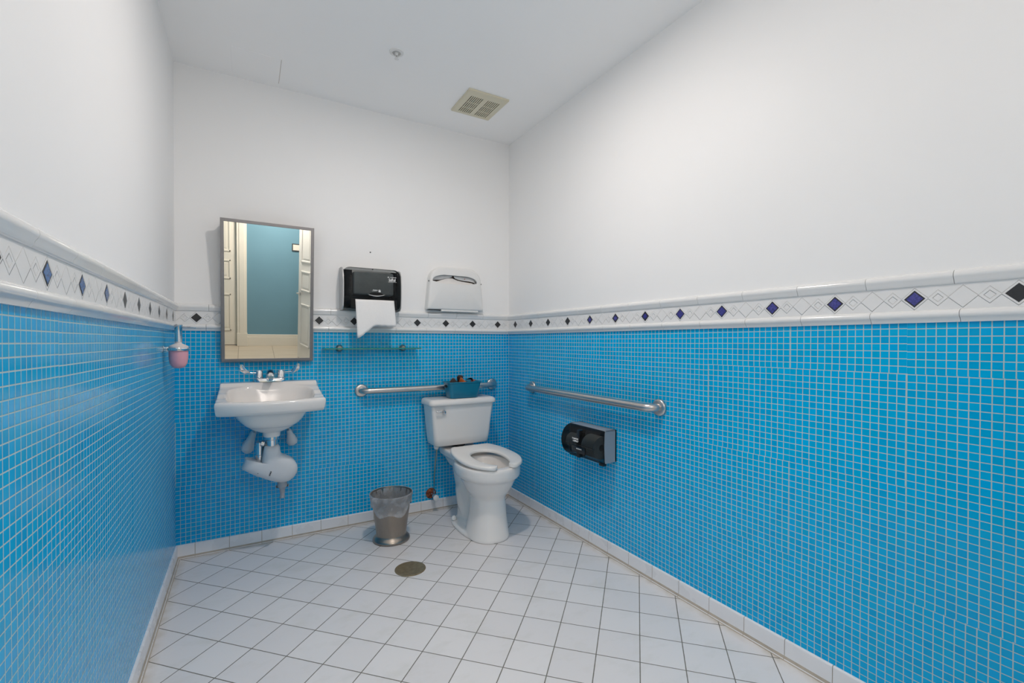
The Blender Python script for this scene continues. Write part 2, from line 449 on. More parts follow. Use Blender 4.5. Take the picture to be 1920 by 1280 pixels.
# cove base tiles with stained joints
cove = [(0, BASE), (.0055, BASE - .0006), (.0078, BASE - .003), (.0085, BASE - .008), (.0085, .016), (.011, .007), (.016, .0015), (.017, 0), (0, 0)]
for wall, lo, hi, ph in (('back', -W, 0, .21 - .0), ('right', YB, 0, .155), ('left', YB, 0, .09)):
    bm = BM()
    step = .1565 if wall != 'left' else .173
    first = {'back': -.212, 'right': -.155, 'left': -.261 + .173}[wall]
    e = [hi]; s = first
    while s > lo + .02: e.append(s); s -= step
    e.append(lo)
    for a, b in zip(e[1:], e[:-1]): profile_run(bm, cove, wall, a, b, 0, .0014)
    profile_run(bm, [(0, BASE - .001), (.0068, BASE - .003), (.0068, .018), (.0148, .0018), (.0195, .0016), (.020, 0), (0, 0)], wall, lo, hi, 1, 0)
    struct('baseboard_' + wall, bm, ['baset', 'caulk'], smooth=True, angle=50)

# ================================================================== HALLWAY seen in the mirror
HY = -5.16
bm = BM(); box(bm, -3.2, .6, HY - .5, YB - .15, -.15, 0); struct('floor_hall', bm, 'hallfloor')
bm = BM(); box(bm, -3.2, .6, HY - .5, YB - T_, CEIL, CEIL + .1); struct('ceiling_hall', bm, 'ceilpaint')
HD0, HD1 = -2.62, -1.82                       # closed door opening in the hall wall
bm = BM(); box(bm, HD1, .6, HY - .12, HY, 0, CEIL); box(bm, -3.2, HD0, HY - .12, HY, 0, CEIL); box(bm, HD0, HD1, HY - .12, HY, 2.1, CEIL)
struct('wall_hall', bm, 'hallblue')
bm = BM(); box(bm, .6, .7, HY - .12, YB - T_, 0, CEIL); struct('wall_hall_right', bm, 'hallblue')
bm = BM(); box(bm, -3.3, -3.2, HY - .12, YB - T_, 0, CEIL); struct('wall_hall_left', bm, 'hallblue')
bm = BM(); box(bm, T_, .6, YB - T_, YB, 0, CEIL); box(bm, -3.2, -W - T_, YB - T_, YB, 0, CEIL); struct('wall_hall_front', bm, 'hallblue')
bm = BM(); box(bm, HD1 + .13, .6, HY, HY + .022, 0, .14, bev=.003); box(bm, HD1 + .13, .6, HY, HY + .014, .14, .18, bev=.005)
struct('baseboard_hall', bm, 'cream')
bm = BM()
for x0, x1 in ((HD1, HD1 + .13), (HD0 - .13, HD0)):
    box(bm, x0, x1, HY, HY + .024, .0, 2.23, bev=.004); box(bm, x0 + .03, x1 - .03, HY + .02, HY + .032, .2, 2.2, bev=.004)
    box(bm, x0 - .004, x1 + .006, HY, HY + .036, 0, .2, bev=.004)
box(bm, HD0, HD1, HY, HY + .024, 2.1, 2.23, bev=.004)
struct('trim_20', bm, 'cream')
def panel_door(bm, w, h, t, panels):
    """slab x 0..w, y 0..-t (both faces moulded), z 0..h"""
    box(bm, 0, w, -t, 0, 0, h, bev=.002)
    for (x0, x1, z0, z1) in panels:
        for ys in (1, -1):
            yf = 0 if ys > 0 else -t
            lo, hi = sorted((yf, yf + ys * .010)); m = .022
            box(bm, x0, x1, lo, hi, z0, z0 + m, bev=.004); box(bm, x0, x1, lo, hi, z1 - m, z1, bev=.004)
            box(bm, x0, x0 + m, lo, hi, z0, z1, bev=.004); box(bm, x1 - m, x1, lo, hi, z0, z1, bev=.004)
            lo, hi = sorted((yf, yf + ys * .004))
            box(bm, x0 + .05, x1 - .05, lo, hi, z0 + .05, z1 - .05, bev=.002)
bm = BM()
w = HD1 - HD0
rows = [(.22, .78), (1.0, 1.28), (1.40, 1.95)]
panel_door(bm, w, 2.09, .04, [(.09, w / 2 - .04, a, b) for a, b in rows] + [(w / 2 + .04, w - .075, a, b) for a, b in rows])
d1 = struct('door_1', bm, 'cream'); d1.location = (HD0, HY - .025, .01); d1['kind'] = 'structure'
# bathroom door standing open into the hall
LW = .84
bm = BM()
rows = [(.2, .80), (.98, 1.26), (1.38, 1.92)]
panel_door(bm, LW, 2.04, .042, [(.1, LW / 2 - .035, a, b) for a, b in rows] + [(LW / 2 + .035, LW - .085, a, b) for a, b in rows])
d2 = struct('door_2', bm, 'doorwhite'); d2.location = (-.755, YB - T_, .008)
d2.rotation_euler = (0, 0, math.atan2(-.79, -.255))
bm = BM()
for ys in (1, -1):
    yf = 0 if ys > 0 else -.042
    lathe(bm, [(.026, 0), (.026, ys * .006), (.012, ys * .012), (.011, ys * .045)], (LW - .06, yf, .94), 'y', 20)
    tube(bm, [(LW - .06, yf + ys * .045, .94), (LW - .09, yf + ys * .05, .94), (LW - .17, yf + ys * .048, .935)], [.010, .010, .007], 10)
h = obj('door_handle', bm, 'brushed', d2, True)
bm = BM()     # jamb and casing of the bathroom doorway
box(bm, DX0 - .03, DX0, YB - T_ - .003, YB + .003, 0, DH, bev=.002); box(bm, DX1, DX1 + .03, YB - T_ - .003, YB + .003, 0, DH, bev=.002)
box(bm, DX0 - .03, DX1 + .03, YB - T_ - .003, YB + .003, DH, DH + .03, bev=.002)
struct('trim_21', bm, 'doorwhite')
bm = BM(); box(bm, -1.085, -.865, HY, HY + .012, 1.50, 1.615, bev=.002)
sg = thing('wall_sign', 'small cream plaque in a dark frame on the blue hallway wall, seen in the mirror', 'sign', (-.975, HY, 1.5))
p = P_(sg); p('frame', bm, 'darkink', False)
bm = BM(); box(bm, -1.07, -.88, HY + .011, HY + .0135, 1.515, 1.60); p('plate', bm, 'cream', False)

# ================================================================== LIGHTS
LX, LY = -1.0, -1.36
cl = thing('ceiling_light', 'round white flush ceiling light over the middle of the room', 'ceiling light', (LX, LY, CEIL))
p = P_(cl)
bm = BM(); lathe(bm, [(.0, 0), (.105, 0), (.105, -.012), (.092, -.02), (.088, -.02), (.088, -.006), (0, -.006)], (LX, LY, CEIL), 'z', 40); p('trim_ring', bm, 'whiteplastic')
bm = BM(); lathe(bm, [(0, -.007), (.087, -.007), (.087, -.016), (.06, -.022), (0, -.024)], (LX, LY, CEIL), 'z', 40); p('diffuser', bm, 'lamp')
HX, HYL = -1.3, -4.35
cl = thing('ceiling_light', 'round ceiling light in the hallway beyond the door', 'ceiling light', (HX, HYL, CEIL))
p = P_(cl)
bm = BM(); lathe(bm, [(.0, 0), (.17, 0), (.17, -.012), (.157, -.02), (.152, -.02), (.152, -.006), (0, -.006)], (HX, HYL, CEIL), 'z', 40); p('trim_ring', bm, 'whiteplastic')
bm = BM(); lathe(bm, [(0, -.007), (.15, -.007), (.15, -.016), (.10, -.022), (0, -.024)], (HX, HYL, CEIL), 'z', 40); p('diffuser', bm, 'lamp_hall')
def lamp(name, kind, loc, power, size, col=(1, 1, 1), rot=(0, 0, 0), shape='DISK', size_y=None):
    li = bpy.data.lights.new(name, kind); li.energy = power; li.color = col
    if kind == 'AREA':
        li.shape = shape; li.size = size
        if size_y: li.size_y = size_y
    else: li.shadow_soft_size = size
    o = bpy.data.objects.new(name, li); o.location = loc; o.rotation_euler = rot; COL.objects.link(o); return o
WB = (1, .90, .825)
lamp('ceiling_lamp', 'AREA', (LX, LY, CEIL - .03), 13.0, .12, WB)
lamp('hall_lamp', 'AREA', (HX, HYL, CEIL - .03), 40, .3, (1, .93, .85))
lamp('fill_light_rear', 'POINT', (-1.35, -3.15, 2.0), 12, .11, WB)  # added fill light, unseen behind the camera, brightens the room

# ================================================================== CEILING FITTINGS
vx0, vx1, vy0, vy1 = -.574, -.321, -.551, -.280
vt = thing('exhaust_vent', 'yellowed square exhaust fan grille with two rows of slots on the ceiling', 'vent', ((vx0 + vx1) / 2, (vy0 + vy1) / 2, CEIL))
p = P_(vt)
slots = []
for g in range(2):
    for k in range(7): slots.append(vx0 + .036 + g * .110 + k * .0122)
sy0, sy1 = vy0 + .052, vy1 - .022
bm = BM(); zf = CEIL - .012
xs = [vx0]
for s in slots: xs += [s - .0029, s + .0029]
xs.append(vx1)
for i in range(0, len(xs) - 1, 2): box(bm, xs[i], xs[i + 1], sy0, sy1, zf, zf + .004)
for y_ in (.38, .72): box(bm, slots[0], slots[-1], sy0 + (sy1 - sy0) * y_ - .0025, sy0 + (sy1 - sy0) * y_ + .0025, zf + .0008, zf + .004)
box(bm, vx0, vx1, vy0, sy0, zf, zf + .004); box(bm, vx0, vx1, sy1, vy1, zf, zf + .004)
# turned-up rim
for a in ((vx0 - .004, vx0 + .002, vy0 - .004, vy1 + .004), (vx1 - .002, vx1 + .004, vy0 - .004, vy1 + .004), (vx0, vx1, vy0 - .004, vy0 + .002), (vx0, vx1, vy1 - .002, vy1 + .004)):
    box(bm, *a, zf + .001, CEIL, bev=.0015)
p('grille', bm, 'ventplastic', False)
bm = BM(); box(bm, vx0 + .02, vx1 - .02, sy0 - .01, sy1 + .01, CEIL - .003, CEIL - .0005); p('duct_opening', bm, 'void', False)

sp = thing('fire_sprinkler', 'small recessed sprinkler head with a white ring on the ceiling', 'sprinkler', (-1.032, -.66, CEIL)); p = P_(sp)
c = (-1.032, -.66, CEIL)
bm = BM(); lathe(bm, [(.022, 0), (.036, 0), (.035, -.003), (.024, -.007), (.021, -.006), (.021, -.001)], c, 'z', 32); p('escutcheon', bm, 'whiteplastic')
bm = BM(); lathe(bm, [(.0, -.0015), (.0208, -.0015), (.0208, -.0005), (0, -.0005)], c, 'z', 24); p('recess', bm, 'lightgrey')
bm = BM(); lathe(bm, [(0, 0), (.008, 0), (.008, -.012), (.004, -.016), (0, -.016)], c, 'z', 14)
for s in (-1, 1): tube(bm, [(c[0] + s * .007, c[1], c[2] - .010), (c[0] + s * .009, c[1], c[2] - .02), (c[0] + s * .002, c[1], c[2] - .032)], .0016, 8)
p('body', bm, 'whiteplastic')
bm = BM(); tube(bm, [(c[0], c[1], c[2] - .014), (c[0] + .001, c[1], c[2] - .030)], .0014, 8); p('glass_bulb', bm, 'dark')
bm = BM(); lathe(bm, [(0, -.031), (.011, -.032), (.0115, -.034), (.004, -.035), (.003, -.037), (0, -.037)], c, 'z', 24); p('deflector', bm, 'whiteplastic')

bm = BM(); box(bm, -1.755, -1.532, -.297, -.05, CEIL - .0016, CEIL + .001, 0, bev=.0006, seg=1)
box(bm, -1.531, -1.529, -.297, -.05, CEIL - .0003, CEIL + .001, 1); box(bm, -1.72, -1.529, -.05, -.048, CEIL - .0003, CEIL + .001, 1)
ap = obj('access_panel', bm, ['ceilpaint', 'caulk']); tag(ap, 'flush square access panel painted white on the ceiling near the left wall', 'access panel')

# ================================================================== MIRROR
ang = math.atan2(.080, .765)
mr = thing('wall_mirror', 'tall framed mirror tilted forward above the sink', 'mirror', (-1.582, -.022, 1.036))
mr.rotation_euler = (ang, 0, 0)
Wm, Hm, fw = .458, .768, .0165
bm = BM()
for a in ((-Wm / 2, Wm / 2, 0, fw), (-Wm / 2, Wm / 2, Hm - fw, Hm)): box(bm, a[0], a[1], -.008, .012, a[2], a[3], bev=.0012)
for a in ((-Wm / 2, -Wm / 2 + fw), (Wm / 2 - fw, Wm / 2)): box(bm, a[0], a[1], -.008, .012, fw - .001, Hm - fw + .001, bev=.0012)
obj('frame', bm, 'frame', mr)
bm = BM(); box(bm, -Wm / 2 + fw - .002, Wm / 2 - fw + .002, -.0045, .006, fw - .002, Hm - fw + .002); obj('glass', bm, 'mirror', mr)
bm = BM()   # tapered side brackets and backing that hold the tilt
for s in (-1, 1):
    x0, x1 = sorted((s * (Wm / 2 - .004), s * (Wm / 2 - .010)))
    vs = [bm.verts.new(q) for q in ((x0, .010, .02), (x0, .012, Hm - .02), (x0, .012 + .078, Hm - .02), (x0, .016, .02))]
    ws = [bm.verts.new((v.co.x + (x1 - x0), v.co.y, v.co.z)) for v in vs]
    bm.faces.new(vs); bm.faces.new(ws[::-1])
    for i in range(4): bm.faces.new((vs[i], vs[(i + 1) % 4], ws[(i + 1) % 4], ws[i]))
box(bm, -Wm / 2 + .004, Wm / 2 - .004, .010, .014, .004, Hm - .004)
obj('back_bracket', bm, 'frame', mr)

# ================================================================== SINK
SX = -1.578
sink = thing('wall_hung_sink', 'white wall-hung ceramic sink with a raised back ledge under the mirror', 'sink', (SX, 0, .65))
p = P_(sink)
# body: rim outline at each level, corners pointed slightly at the front, bowed front
def sink_ring(z, hw_b, hw_f, yb, yc, yf, N=13):
    """back left -> front left corner -> bowed front -> front right -> back right"""
    pts = []
    n1 = 5
    for k in range(n1): pts.append((SX - hw_b + (hw_b - hw_f) * k / n1, yb + (yc - yb) * k / n1, z))
    for k in range(N + 1):
        t = k / N; x = -hw_f + 2 * hw_f * t
        pts.append((SX + x, yc + (yf - yc) * (1 - abs(2 * t - 1) ** 2.4), z))
    for k in range(1, n1 + 1): pts.append((SX + hw_f + (hw_b - hw_f) * k / n1, yc + (yb - yc) * k / n1, z))
    return pts
HWB, HWF = .236, .249
def hw_at(y):      # half width at distance y from the wall
    t = min(1, -y / .36); return HWB + (HWF - HWB) * t if t > .28 else HWB + (HWF - HWB) * .28 * (t / .28) ** 2
def deck_z(y):
    d = -y
    pts = [(0, .922), (.082, .922), (.088, .920), (.096, .908), (.104, .902), (.13, .896), (.20, .880), (.28, .862), (.34, .852), (.43, .850)]
    for (a, za), (b, zb) in zip(pts[:-1], pts[1:]):
        if d <= b:
            t = (d - a) / (b - a); t = t * t * (3 - 2 * t); return za + (zb - za) * t
    return pts[-1][1]
def front_y(u): return -.366 - .052 * (1 - abs(u) ** 2.4)
NX, NY = 84, 76
bm = BM(); G = []
for j in range(NY + 1):
    row = []; tj = j / NY
    for i in range(NX + 1):
        u = -1 + 2 * i / NX; u = math.copysign(1 - (1 - abs(u)) ** 1.25, u)
        y = front_y(u) * (1 - (1 - tj) ** 1.0)
        x = u * hw_at(y)
        z = deck_z(y)
        # basin
        bx, by = x / .205, (y + .244) / (.146 if y > -.244 else .150)
        q = (abs(bx) ** 3 + abs(by) ** 3) ** (1 / 3)
        if q < 1:
            dep = min(1, (1 - q) / .62); dep = 1 - (1 - dep) ** 2.2
            z = z + (.700 - z) * dep
        # faint soap ledges either side
        sx = abs(x) - .222
        if abs(sx) < .022 and -.33 < y < -.2: z -= .003 * math.cos(sx / .022 * PI / 2) * math.sin((-.2 - y) / .13 * PI)
        # rounded outer edge
        e = min((1 - abs(u)) * .249, y - front_y(u))
        if e < .009: z -= .009 - math.sqrt(max(0, .009 ** 2 - (.009 - e) ** 2))
        row.append(bm.verts.new((SX + x, y, z)))
    G.append(row)
for j in range(NY):
    for i in range(NX): bm.faces.new((G[j][i], G[j][i + 1], G[j + 1][i + 1], G[j + 1][i]))
loop = [G[0][i] for i in range(NX + 1)] + [G[j][NX] for j in range(1, NY + 1)] + [G[NY][i] for i in range(NX - 1, -1, -1)] + [G[j][0] for j in range(NY - 1, 0, -1)]
prev = loop
for zz, k in ((None, 1.0), (.80, .985), (.786, .968), (.782, .945)):
    cur = []
    for v in loop:
        x, y = v.co.x - SX, v.co.y
        z_ = v.co.z - .012 if zz is None else zz
        cur.append(bm.verts.new((SX + x * k, y * k if y < -.001 else y, z_)))
    for i in range(len(loop)): bm.faces.new((prev[i], prev[(i + 1) % len(loop)], cur[(i + 1) % len(loop)], cur[i]))
    prev = cur
bm.faces.new(prev)
basin_o = p('basin', bm, 'porcelain', True, 70)
bm = BM(); lathe(bm, [(0, .7035), (.019, .7035), (.022, .7025), (.0225, .700), (0, .700)], (SX, -.245, 0), 'z', 24); p('drain_ring', bm, 'chrome')
bm = BM()   # underside of the bowl and outlet spigot
rings = []
for rx, ry, z_ in ((.190, .140, .80), (.178, .134, .782), (.158, .120, .748), (.125, .098, .712), (.085, .07, .684), (.050, .047, .671), (.043, .043, .668), (.040, .040, .650), (.038, .038, .645), (.02, .02, .645)):
    rings.append(superell(SX + .0, -.225, rx, ry, ry, z_, 2.1, 40))
loft(bm, rings); p('bowl_underside', bm, 'porcelain', True, 60)
# faucet
fz = .922; fy = -.058; FX = SX
fc = BM(); rings = [rrect(FX - .078, FX + .078, fy - .028, fy + .026, .026, z_) for z_ in (fz, fz + .016)]
rings.append(rrect(FX - .074, FX + .074, fy - .024, fy + .022, .022, fz + .021)); loft(fc, rings)
fa = p('faucet', fc, 'chrome', True, 50)
def sub(name, bm, mat, parent, smooth=True, angle=45):
    o = obj(name, bm, mat, None, smooth, angle); o.parent = parent; o.matrix_parent_inverse = Matrix.Translation(sink.location).inverted() if False else Matrix.Identity(4)
    o.matrix_parent_inverse = Matrix.Identity(4); return o
bm = BM()
rings = []
for y_, z0, z1, hw in ((fy + .018, fz + .004, fz + .058, .021), (fy, fz + .004, fz + .068, .023), (fy - .03, fz + .012, fz + .066, .0225), (fy - .07, fz + .022, fz + .052, .019), (fy - .105, fz + .022, fz + .043, .0165), (fy - .112, fz + .025, fz + .038, .013)):
    zc, hz = (z0 + z1) / 2, (z1 - z0) / 2
    rings.append([(FX + hw * math.copysign(abs(math.cos(a)) ** .75, math.cos(a)), y_, zc + hz * math.copysign(abs(math.sin(a)) ** .75, math.sin(a))) for a in [2 * PI * k / 20 for k in range(20)]])
loft(bm, rings); lathe(bm, [(.010, 0), (.010, -.01), (0, -.01)], (FX, fy - .097, fz + .024), 'z', 16)
sub('spout', bm, 'chrome', fa)
for s in (-1, 1):
    hx = FX + s * .054
    bm = BM()
    lathe(bm, [(.023, fz + .016), (.0235, fz + .022), (.021, fz + .024), (.021, fz + .028), (.0195, fz + .030), (.0185, fz + .058), (.016, fz + .063), (0, fz + .064)], (hx, fy, 0), 'z', 22)
    # wrist blade: thin arm outward, then a broad paddle curling up
    path = [(hx + s * .010, fy, fz + .052, .006, .004), (hx + s * .045, fy - .006, fz + .054, .0065, .003), (hx + s * .062, fy - .012, fz + .058, .011, .003), (hx + s * .078, fy - .018, fz + .070, .0135, .003), (hx + s * .088, fy - .021, fz + .088, .0135, .003), (hx + s * .087, fy - .022, fz + .100, .009, .0025)]
    rings = []
    for i, (x_, y_, z_, wd, th) in enumerate(path):
        a = Vector(path[max(i - 1, 0)][:3]); b = Vector(path[min(i + 1, len(path) - 1)][:3]); d = (b - a).normalized()
        B = Vector((0, 1, 0)); B = (B - d * B.dot(d)).normalized(); A = d.cross(B).normalized()
        if i < 2: A, B = B, A
        rings.append([Vector((x_, y_, z_)) + A * (wd * math.cos(2 * PI * k / 12)) + B * (th * math.sin(2 * PI * k / 12)) for k in range(12)])
    loft(bm, rings)
    o = sub('handle', bm, 'chrome', fa)
# drain piping
bm = BM()
TY = -.215
lathe(bm, [(.020, .645), (.033, .645), (.033, .628), (.028, .624), (.027, .57), (.022, .568), (.022, .552), (0, .552)], (SX, TY, 0), 'z', 22)
tube(bm, [(SX, TY, .600), (SX - .035, TY, .606), (SX - .05, TY, .612)], .017, 14)
p('tailpiece', bm, 'chrome', True, 40)
bm = BM()
lathe(bm, [(.014, .618), (.019, .614), (.0195, .55), (.022, .548), (.022, .538), (.019, .536), (.0185, .48), (0, .48)], (SX - .056, TY + .01, 0), 'z', 18)
p('overflow_pipe', bm, 'chrome', True, 40)
bm = BM(); lathe(bm, [(.022, .552), (.026, .550), (.026, .535), (.02, .532), (0, .532)], (SX, TY, 0), 'z', 18); p('slip_nut', bm, 'dark', True, 40)
# moulded white trap cover: a bulging hollow shell of the traced outline
OUT = [(-1.612, 0.598), (-1.586, 0.598), (-1.563, 0.599), (-1.553, 0.599), (-1.544, 0.594), (-1.539, 0.582), (-1.536, 0.559), (-1.53, 0.543), (-1.512, 0.534), (-1.485, 0.519), (-1.471, 0.505), (-1.461, 0.489), (-1.455, 0.473), (-1.453, 0.457), (-1.456, 0.438), (-1.463, 0.424), (-1.473, 0.41), (-1.496, 0.396), (-1.516, 0.391), (-1.537, 0.392), (-1.56, 0.399), (-1.587, 0.41), (-1.62, 0.427), (-1.652, 0.444), (-1.671, 0.456), (-1.687, 0.467), (-1.703, 0.479), (-1.717, 0.488), (-1.709, 0.51), (-1.699, 0.54), (-1.677, 0.535), (-1.652, 0.525), (-1.637, 0.519), (-1.625, 0.51), (-1.624, 0.525), (-1.622, 0.54), (-1.618, 0.569)]
bm = BM()
cx_ = sum(a for a, b in OUT) / len(OUT); cz_ = sum(b for a, b in OUT) / len(OUT)
layers = [(0.94, .034), (1.0, .024), (1.0, -.012), (.965, -.026), (.86, -.038), (.68, -.046), (.4, -.050), (.12, -.051)]
rings = [[(cx_ + (a - cx_) * s, TY + d, cz_ + (b - cz_) * s) for a, b in OUT] for s, d in layers]
loft(bm, rings, True, True)
tc = p('trap_cover', bm, 'insul', True, 70); tc['label'] = 'white vinyl trap cover'
bm = BM()
box(bm, -1.645, -1.641, TY - .0435, TY - .038, .462, .466); p('cover_hole', bm, 'darkink', False)
bm = BM()
for k in range(3): box(bm, -1.592 + k * .003, -1.587 + k * .003, TY - .0535, TY - .047, .446 + k * .008, .4515 + k * .008)
p('cover_slit', bm, 'darkink', False)
bm = BM(); SXs, = (-1.528,)
lathe(bm, [(.0, .395), (.024, .395), (.026, .372), (.020, .362), (.014, .355), (.013, .335), (.011, .333), (.011, .318), (.013, .316), (.013, .306), (.006, .304), (0, .304)], (SXs, TY, 0), 'z', 18)
for k in range(2): box(bm, SXs - .03, SXs + .03, TY - .006, TY + .006, .362, .376, bev=.003)
p('cleanout_nut', bm, 'greyplastic', True, 40)
for s, top, bot, r0, r1 in ((-1, (-1.652, -.09, .675), (-1.690, -.07, .560), .014, .031), (1, (-1.492, -.09, .665), (-1.468, -.07, .575), .012, .029)):
    bm = BM()
    a, b = Vector(top), Vector(bot)
    pts = [a + (b - a) * t for t in (0, .2, .45, .7, .9, 1.0, 1.12, 1.2)]
    tube(bm, pts, [r0, r0 * 1.1, r0 * 1.35, r1 * .8, r1, r1 * 1.02, r1 * .85, r1 * .35], 18)
    tube(bm, [b + Vector((0, 0, .01)), b + Vector((0, .06, .012))], r1 * .85, 16)
    p('supply_cover', bm, 'insul', True, 50)

# ================================================================== TOILET
TX = -.455
to = thing('toilet', 'white floor-standing toilet with open-front seat and square tank in the corner', 'toilet', (TX, -.45, 0))
p = P_(to)
bm = BM()
rings = [superell(TX + .006 * min(1, z_ / .3), -.535, rx, rf, rb, z_, nn) for rx, rf, rb, z_, nn in (
    (.123, .146, .14, .0, 2.2), (.124, .147, .14, .012, 2.2), (.116, .140, .135, .06, 2.2), (.105, .131, .12, .13, 2.2), (.097, .122, .12, .20, 2.3), (.097, .117, .12, .235, 2.2),
    (.108, .128, .13, .252, 2.1), (.124, .145, .15, .275, 2.1), (.142, .166, .18, .31, 2.1), (.158, .182, .215, .345, 2.1), (.172, .196, .24, .358, 2.1), (.182, .204, .262, .366, 2.1), (.186, .207, .27, .385, 2.1), (.186, .206, .272, .415, 2.1), (.181, .201, .268, .428, 2.1), (.174, .194, .26, .4315, 2.1),
    (.135, .155, .175, .4315, 2.1), (.128, .148, .165, .425, 2.1), (.120, .138, .155, .39, 2.1), (.105, .12, .13, .34, 2.1), (.085, .095, .10, .29, 2.1), (.05, .06, .06, .262, 2.1), (.02, .02, .02, .255, 2.1))]
loft(bm, rings)
# deck below the tank, trapway and foot
rings = [rrect(TX - a, TX + a, y0, y1, .03, z_) for a, y0, y1, z_ in ((.07, -.33, -.10, .33), (.09, -.34, -.06, .38), (.118, -.34, -.045, .405), (.122, -.34, -.04, .436), (.116, -.34, -.045, .446))]
loft(bm, rings)
rings = [superell(TX, -.28, rx, rf, rb, z_, 2.3) for rx, rf, rb, z_ in ((.078, .2, .085, .0), (.07, .2, .08, .06), (.066, .16, .082, .12), (.072, .14, .10, .19), (.082, .13, .125, .26), (.09, .11, .14, .33), (.085, .08, .14, .37))]
loft(bm, rings)
# bulging S of the trapway
tube(bm, [(TX, -.42, .30), (TX, -.33, .27), (TX, -.27, .20), (TX, -.29, .12), (TX, -.33, .06)], [.05, .078, .084, .08, .07], 20)
rings = [superell(TX, -.42, rx, rf, rb, z_, 3.0) for rx, rf, rb, z_ in ((.134, .2, .225, 0), (.134, .2, .225, .012), (.126, .19, .215, .022), (.09, .17, .185, .032), (.07, .15, .16, .05))]
loft(bm, rings)
bo = p('bowl', bm, 'porcelain', True, 80)
mod(bo, 'REMESH', mode='VOXEL', voxel_size=.0042, use_smooth_shade=True); mod(bo, 'SMOOTH', factor=.7, iterations=9)
bm = BM(); lathe(bm, [(0, .293), (.082, .293), (.082, .291), (0, .291)], (TX, -.535, 0), 'z', 32); p('water', bm, 'water', True)
for s in (-1, 1):
    bm = BM(); lathe(bm, [(.015, .028), (.0155, .036), (.013, .046), (.007, .051), (0, .0525)], (TX + s * .108, -.292, 0), 'z', 18); p('bolt_cap', bm, 'whiteplastic')
# seat: open-front ring
bm = BM()
def egg(rx, rf, rb, cy, a): 
    c_, s_ = math.cos(a), math.sin(a); e = 2.15
    return Vector((rx * math.copysign(abs(c_) ** (2 / e), c_), cy + (rb if s_ > 0 else rf) * math.copysign(abs(s_) ** (2 / e), s_)))
NS = 64; g0 = math.radians(-90 + 17.5)
rings = []
for k in range(NS + 1):
    t = k / NS; a = g0 + (2 * PI - 2 * math.radians(17.5)) * t
    o_ = egg(.188, .238, .34, -.515, a); o_.y = min(o_.y, -.258)
    a2 = a
    i_ = egg(.096, .19, .130, -.520, a2)
    if a < math.radians(-40) or a > math.radians(220):      # prongs: keep width
        q = o_ + (i_ - o_).normalized() * min((i_ - o_).length, .078); i_ = q
    if t < .03 or t > .97:
        w_ = min(t, 1 - t) / .03; mid = (o_ + i_) / 2; s_ = .55 + .45 * math.sqrt(max(0, 1 - (1 - w_) ** 2))
        o_, i_ = mid + (o_ - mid) * s_, mid + (i_ - mid) * s_
    d = o_ - i_; wd = d.length; d.normalize(); th = .021
    ring = []
    for (u_, z_) in ((0, .004), (0, .012), (.04, .018), (.12, .0205), (.5, .0215), (.88, .0205), (.96, .018), (1, .012), (1, .004), (.95, 0), (.5, 0), (.05, 0)):
        q = i_ + d * (wd * u_); ring.append((TX + q.x, q.y, z_))
    rings.append([(q_[0] + .015, q_[1], q_[2]) for q_ in ring])
loft(bm, rings, True, True)
tilt = math.atan2(.026, .5)
bmesh.ops.transform(bm, matrix=Matrix.Translation((0, -.75, .4335)) @ Matrix.Rotation(tilt, 4, 'X') @ Matrix.Translation((0, .75, 0)), verts=bm.verts)
st = p('seat', bm, 'seatplastic', True, 55)
for s in (-1, 1):
    bm = BM(); box(bm, TX + s * .07 - .016, TX + s * .07 + .016, -.262, -.215, .440, .466, bev=.006, seg=3)
    p('hinge', bm, 'seatplastic', True, 50)
# tank
bm = BM()
rings = []
for z_, hw, yf, r in ((.467, .165, -.170, .03), (.469, .183, -.180, .028), (.477, .193, -.187, .026), (.52, .199, -.191, .024), (.62, .209, -.196, .022), (.738, .221, -.203, .020)):
    rings.append(rrect(TX - hw, TX + hw, yf, -.022, r, z_, 6))
loft(bm, rings); p('tank', bm, 'porcelain', True, 60)
bm = BM()
rings = []
for z_, e in ((.735, -.006), (.737, 0), (.748, .002), (.760, 0), (.769, -.006), (.7745, -.016), (.776, -.03)):
    rings.append(rrect(TX - .236 - e, TX + .236 + e, -.218 - e, -.012, .034 + e * .5 if e > -.03 else .02, z_, 7))
loft(bm, rings); p('tank_lid', bm, 'porcelain', True, 70)
bm = BM(); lathe(bm, [(0, .44), (.045, .44), (.05, .455), (.05, .4685), (0, .4685)], (TX, -.10, 0), 'z', 24); p('tank_gasket', bm, 'dark')
bm = BM()
lathe(bm, [(.0, 0), (.014, 0), (.0145, -.006), (.011, -.016), (.008, -.02), (0, -.021)], (-.596, -.2, .695), 'y', 20)
tube(bm, [(-.596, -.216, .695), (-.620, -.222, .699), (-.650, -.222, .704), (-.655, -.221, .705)], [.006, .005, .0068, .004], 12)
lv = p('flush_lever', bm, 'chrome', True, 45); lv['label'] = 'chrome flush lever'
bm = BM(); lathe(bm, [(.0, .470), (.016, .470), (.018, .462), (.015, .447), (.011, .443), (0, .443)], (-.617, -.125, 0), 'z', 16); p('inlet_nut', bm, 'whiteplastic')

